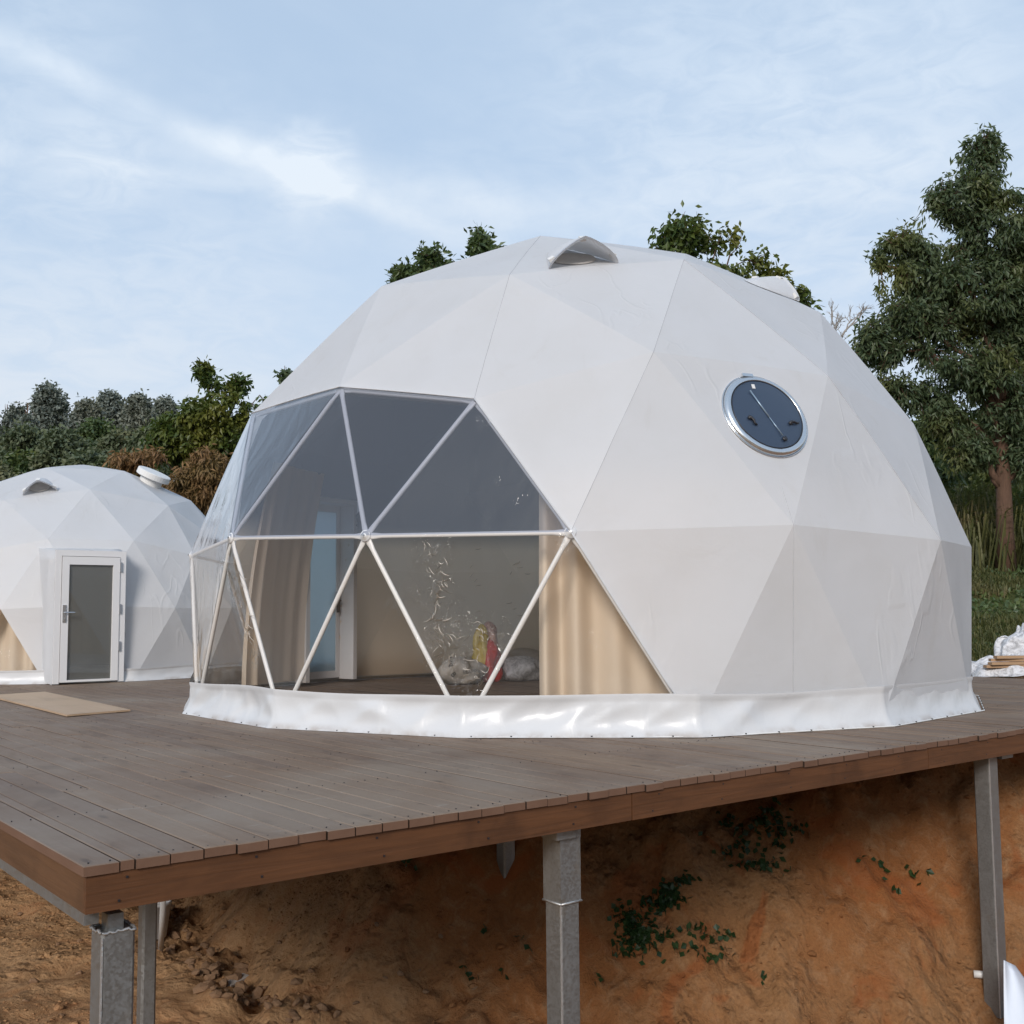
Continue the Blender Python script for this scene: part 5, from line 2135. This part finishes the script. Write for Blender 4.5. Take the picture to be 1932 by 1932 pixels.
vine('creeping_vine', [(1265, 1700, 16, 14, 90), (1245, 1720, 22, 18, 110), (1200, 1765, 22, 28, 160), (1190, 1800, 22, 18, 80), (1235, 1790, 18, 22, 70), (1290, 1665, 16, 8, 30), (1180, 1740, 12, 20, 50)], 0, 'largest dark green vine clump trailing down the clay bank right of the middle post')
vine('creeping_vine', [(1330, 1780, 22, 12, 45), (1370, 1775, 10, 8, 16), (1310, 1800, 14, 10, 16), (1345, 1815, 14, 8, 10)], 0, 'small vine patch on the clay right of the largest vine clump')
vine('creeping_vine', [(1440, 1560, 26, 18, 70), (1470, 1590, 18, 18, 60), (1390, 1610, 26, 12, 40), (1440, 1640, 26, 16, 50), (1370, 1560, 16, 14, 20), (1510, 1570, 10, 8, 14)], 0, 'vine clump high on the shaded bank close under the deck beam')
vine('creeping_vine', [(1660, 1640, 8, 8, 8), (1725, 1665, 14, 10, 14), (1690, 1690, 10, 6, 6), (1620, 1635, 6, 5, 4)], 0, 'sparse vine sprigs on the bank left of the right-hand post')
vine('weed_sprig', [(770, 1640, 6, 5, 8), (990, 1790, 8, 4, 6), (915, 1770, 5, 5, 6), (885, 1850, 10, 6, 10), (1130, 1855, 8, 5, 6), (1060, 1640, 5, 5, 6), (950, 1855, 5, 4, 4), (1440, 1850, 7, 5, 6)], 0, 'scattered single green sprigs low on the clay around the middle post')

# stones and clods


def rock_me(seed):
    rs_ = np.random.default_rng(seed)
    t_ = (1+5**.5)/2
    V = np.array([(-1, t_, 0), (1, t_, 0), (-1, -t_, 0), (1, -t_, 0), (0, -1, t_), (0, 1, t_), (0, -1, -t_), (0, 1, -t_), (t_, 0, -1), (t_, 0, 1), (-t_, 0, -1), (-t_, 0, 1)], float)
    V /= np.linalg.norm(V[0])
    F = [(0, 11, 5), (0, 5, 1), (0, 1, 7), (0, 7, 10), (0, 10, 11), (1, 5, 9), (5, 11, 4), (11, 10, 2), (10, 7, 6), (7, 1, 8), (3, 9, 4), (3, 4, 2), (3, 2, 6), (3, 6, 8), (3, 8, 9), (4, 9, 5), (2, 4, 11), (6, 2, 10), (8, 6, 7), (9, 8, 1)]
    V = V*(0.75+0.5*rs_.random((12, 1)))*np.array([1, 0.8, 0.6])
    return V, F


rocks = [rock_me(i) for i in range(8)]
rmesh = [mesh('stone', V, F, MT['stone']) for V, F in rocks]
spots = []
for k in range(110):
    u = random.random()
    if u < 0.55:
        px, py = 300+u*320+random.gauss(0, 22), 1720+u*330+random.gauss(0, 22)
        s_ = random.uniform(0.03, 0.085)
    elif u < 0.75:
        px, py = random.gauss(520, 60), random.gauss(1900, 18)
        s_ = random.uniform(0.03, 0.06)
    else:
        px, py = random.uniform(20, 900), random.uniform(1700, 1930)
        s_ = random.uniform(0.02, 0.045)
    spots.append((px, py, s_))
for k, (px, py, s_) in enumerate(spots):
    p_ = on_ground(px, py)
    o = bpy.data.objects.new('stone', rmesh[k % 8])
    COL.objects.link(o)
    o.location = (p_[0], p_[1], hz(p_[0], p_[1])+s_*0.15)
    o.rotation_euler = (random.uniform(-.5, .5), random.uniform(-.5, .5), random.uniform(0, 6))
    o.scale = (s_, s_*random.uniform(.7, 1), s_*random.uniform(.7, 1.1))
    setlab(o, 'loose clay-brown stone lying on the bare ground at the foot of the bank', 'stone', 'loose stones at the foot of the bank')
# clods: countless
rows_ = 26000
xs = RNG.uniform(-8.2, 2.0, rows_)
ys = RNG.uniform(-6.5, 5.0, rows_)
pk = fbm(xs*0.8+3, ys*0.8, 3)
kp = pk > RNG.uniform(-0.25, 0.35, rows_)
xs, ys = xs[kp], ys[kp]
zs = height(xs, ys)
VV, FF = [], []
off = 0
sz = RNG.uniform(0.006, 0.020, len(xs))*(1+(RNG.random(len(xs)) > 0.93)*1.2)
for q in range(8):
    sel = np.arange(q, len(xs), 8)
    V0, F0 = rocks[q]
    an = RNG.random(len(sel))*6.28
    c_, s_ = np.cos(an)[:, None], np.sin(an)[:, None]
    X_ = (V0[None, :, 0]*c_-V0[None, :, 1]*s_)*sz[sel][:, None]+xs[sel][:, None]
    Y_ = (V0[None, :, 0]*s_+V0[None, :, 1]*c_)*sz[sel][:, None]+ys[sel][:, None]
    Z_ = V0[None, :, 2]*sz[sel][:, None]+zs[sel][:, None]
    VV.append(np.stack([X_, Y_, Z_], -1).reshape(-1, 3))
    F_ = np.array(F0)[None]+(np.arange(len(sel))*12)[:, None, None]+off
    FF.append(F_.reshape(-1, 3))
    off += 12*len(sel)
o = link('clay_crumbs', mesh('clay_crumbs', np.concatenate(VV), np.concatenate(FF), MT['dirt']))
setlab(o, 'small crumbs of clay strewn over the bank and ground', 'soil crumbs', kind='stuff')

# ------------------------------------------------------------------ odds and ends
# white pipe and bucket behind the near post
a = on_ground(303, 1792)
top_ = at_w(308, 1700, np.dot(a-CAM, FWD)*0.97)
m = MB()
m.tube([a, top_+(top_-a)*0.25], 0.025, 10)
o = link('plastic_pipe', m.me('plastic_pipe', MT['white'], True))
setlab(o, 'thin white plastic pipe leaning upright behind the near corner posts', 'pipe')
b = on_ground(293, 1770)
m = MB()
mm = Matrix.Translation(Vector((b[0], b[1], hz(b[0], b[1]))))
m.lathe([(0.001, 0.0), (0.10, 0.0), (0.14, 0.30), (0.145, 0.30), (0.145, 0.33), (0.135, 0.33), (0.095, 0.02)], mm, 24)
o = link('bucket', m.me('bucket', MT['white'], True))
setlab(o, 'dirty white bucket at the foot of the leaning pipe', 'bucket')
# pale scrap
b = on_ground(450, 1860)
m = MB()
mm = Matrix.Translation(Vector((b[0], b[1], hz(b[0], b[1])+0.04))) @ Matrix.Rotation(0.5, 4, 'Z') @ Matrix.Rotation(0.15, 4, 'X')
m.box((-0.14, -0.03, -0.012), (0.12, 0.05, 0.012), mm, 0.006)
o = link('board_scrap', m.me('board_scrap', MT['sack']))
setlab(o, 'broken pale board scrap lying among the stones in the bottom of the ditch', 'scrap')
# pipe stub and tarp at the right post
b = on_ground(1838, 1855)
m = MB()
hdir = HR*0.95-HF*0.3
p0 = np.array([b[0], b[1], hz(b[0], b[1])+0.045])
m.tube([p0, p0+hdir*0.05, p0+hdir*0.25-np.array([0, 0, .01])], 0.030, 12)
o = link('pipe_stub', m.me('pipe_stub', MT['white'], True))
setlab(o, 'short white pipe end lying at the foot of the right-hand post', 'pipe')
V, F = [], []
n = 12
w_ = 8.2
for i in range(n+1):
    for j in range(n+1):
        u, v = i/n, j/n
        px = 1895+(u*140)*(0.15+v)
        py = 1812+v*190+u*10
        q = at_w(px, py, w_-0.5*v+0.05*math.sin(u*7+v*3)+0.3*u)
        V.append(q)
for i in range(n):
    for j in range(n):
        a_ = i*(n+1)+j
        F.append((a_, a_+1, a_+n+2, a_+n+1))
me = mesh('tarp', V, F, MT['tarp'], True)
o = link('tarp', me)
so_ = o.modifiers.new('thick', 'SOLIDIFY')
so_.thickness = 0.006
setlab(o, 'white tarp corner hanging down at the lower right beside the post', 'tarp')


# pile of boards and plastic past the deck's right end
def crumple(name, c, sx, sy, h_, mt, seed, n=44):
    rs_ = np.random.default_rng(seed)
    k = 9
    ax_ = rs_.normal(size=(k, 2))*6
    ph_ = rs_.random(k)*6
    V, F = [], []
    for i in range(n+1):
        for j in range(n+1):
            u, v = 2*i/n-1, 2*j/n-1
            r2_ = u*u+v*v
            f = sum(abs(math.sin(ax_[q][0]*u+ax_[q][1]*v+ph_[q])) for q in range(k))/k
            z_ = h_*(max(0, 1-r2_*0.9))*(0.5+0.9*f)+0.02
            V.append((c[0]+HR[0]*u*sx+HF[0]*v*sy+0.06*math.sin(9*v+seed), c[1]+HR[1]*u*sx+HF[1]*v*sy+0.06*math.sin(8*u), c[2]+z_))
    for i in range(n):
        for j in range(n):
            a_ = i*(n+1)+j
            F.append((a_, a_+1, a_+n+2, a_+n+1))
    return mesh(name, V, F, mt, True)


pp = at_w(1905, 1278, 16.4)
o = link('plastic_heap', crumple('plastic_heap', (pp[0], pp[1], -0.02), 0.75, 0.6, 0.26, MT['sheet'], 4))
setlab(o, 'heap of crumpled clear plastic sheeting past the right end of the deck', 'plastic sheet')
pp = at_w(1925, 1262, 16.9)
o = link('plastic_roll', crumple('plastic_roll', (pp[0]+.1, pp[1], 0.1), 0.45, 0.4, 0.50, MT['sheet'], 8))
setlab(o, 'taller bunch of clear plastic rising behind the stacked boards', 'plastic sheet')
for k in range(4):
    c_ = at_w(1930+6*k, 1262-8*k+8, 16.0)
    mm = Matrix.Translation(Vector((c_[0], c_[1], 0.14+0.045*k))) @ Matrix.Rotation(math.atan2(HR[1], HR[0])+0.12*math.sin(k*2.2), 4, 'Z')
    m = MB()
    m.box((-0.55, -0.06, -0.019), (0.6, 0.06, 0.019), None)
    o = link('timber_board', m.me('timber_board', MT['timber']))
    o.matrix_basis = mm
    setlab(o, ['lowest short timber board in the stack on the plastic heap', 'second lowest timber board in the stack on the plastic heap', 'second highest timber board in the stack on the plastic heap', 'topmost timber board in the stack on the plastic heap'][k], 'board', 'stacked timber boards at the right')
bpy.context.view_layer.update()
print('objects', len(bpy.data.objects), 'tris', sum(len(o.data.loop_triangles) or sum(len(p.vertices)-2 for p in o.data.polygons) for o in bpy.data.objects if o.type == 'MESH'))
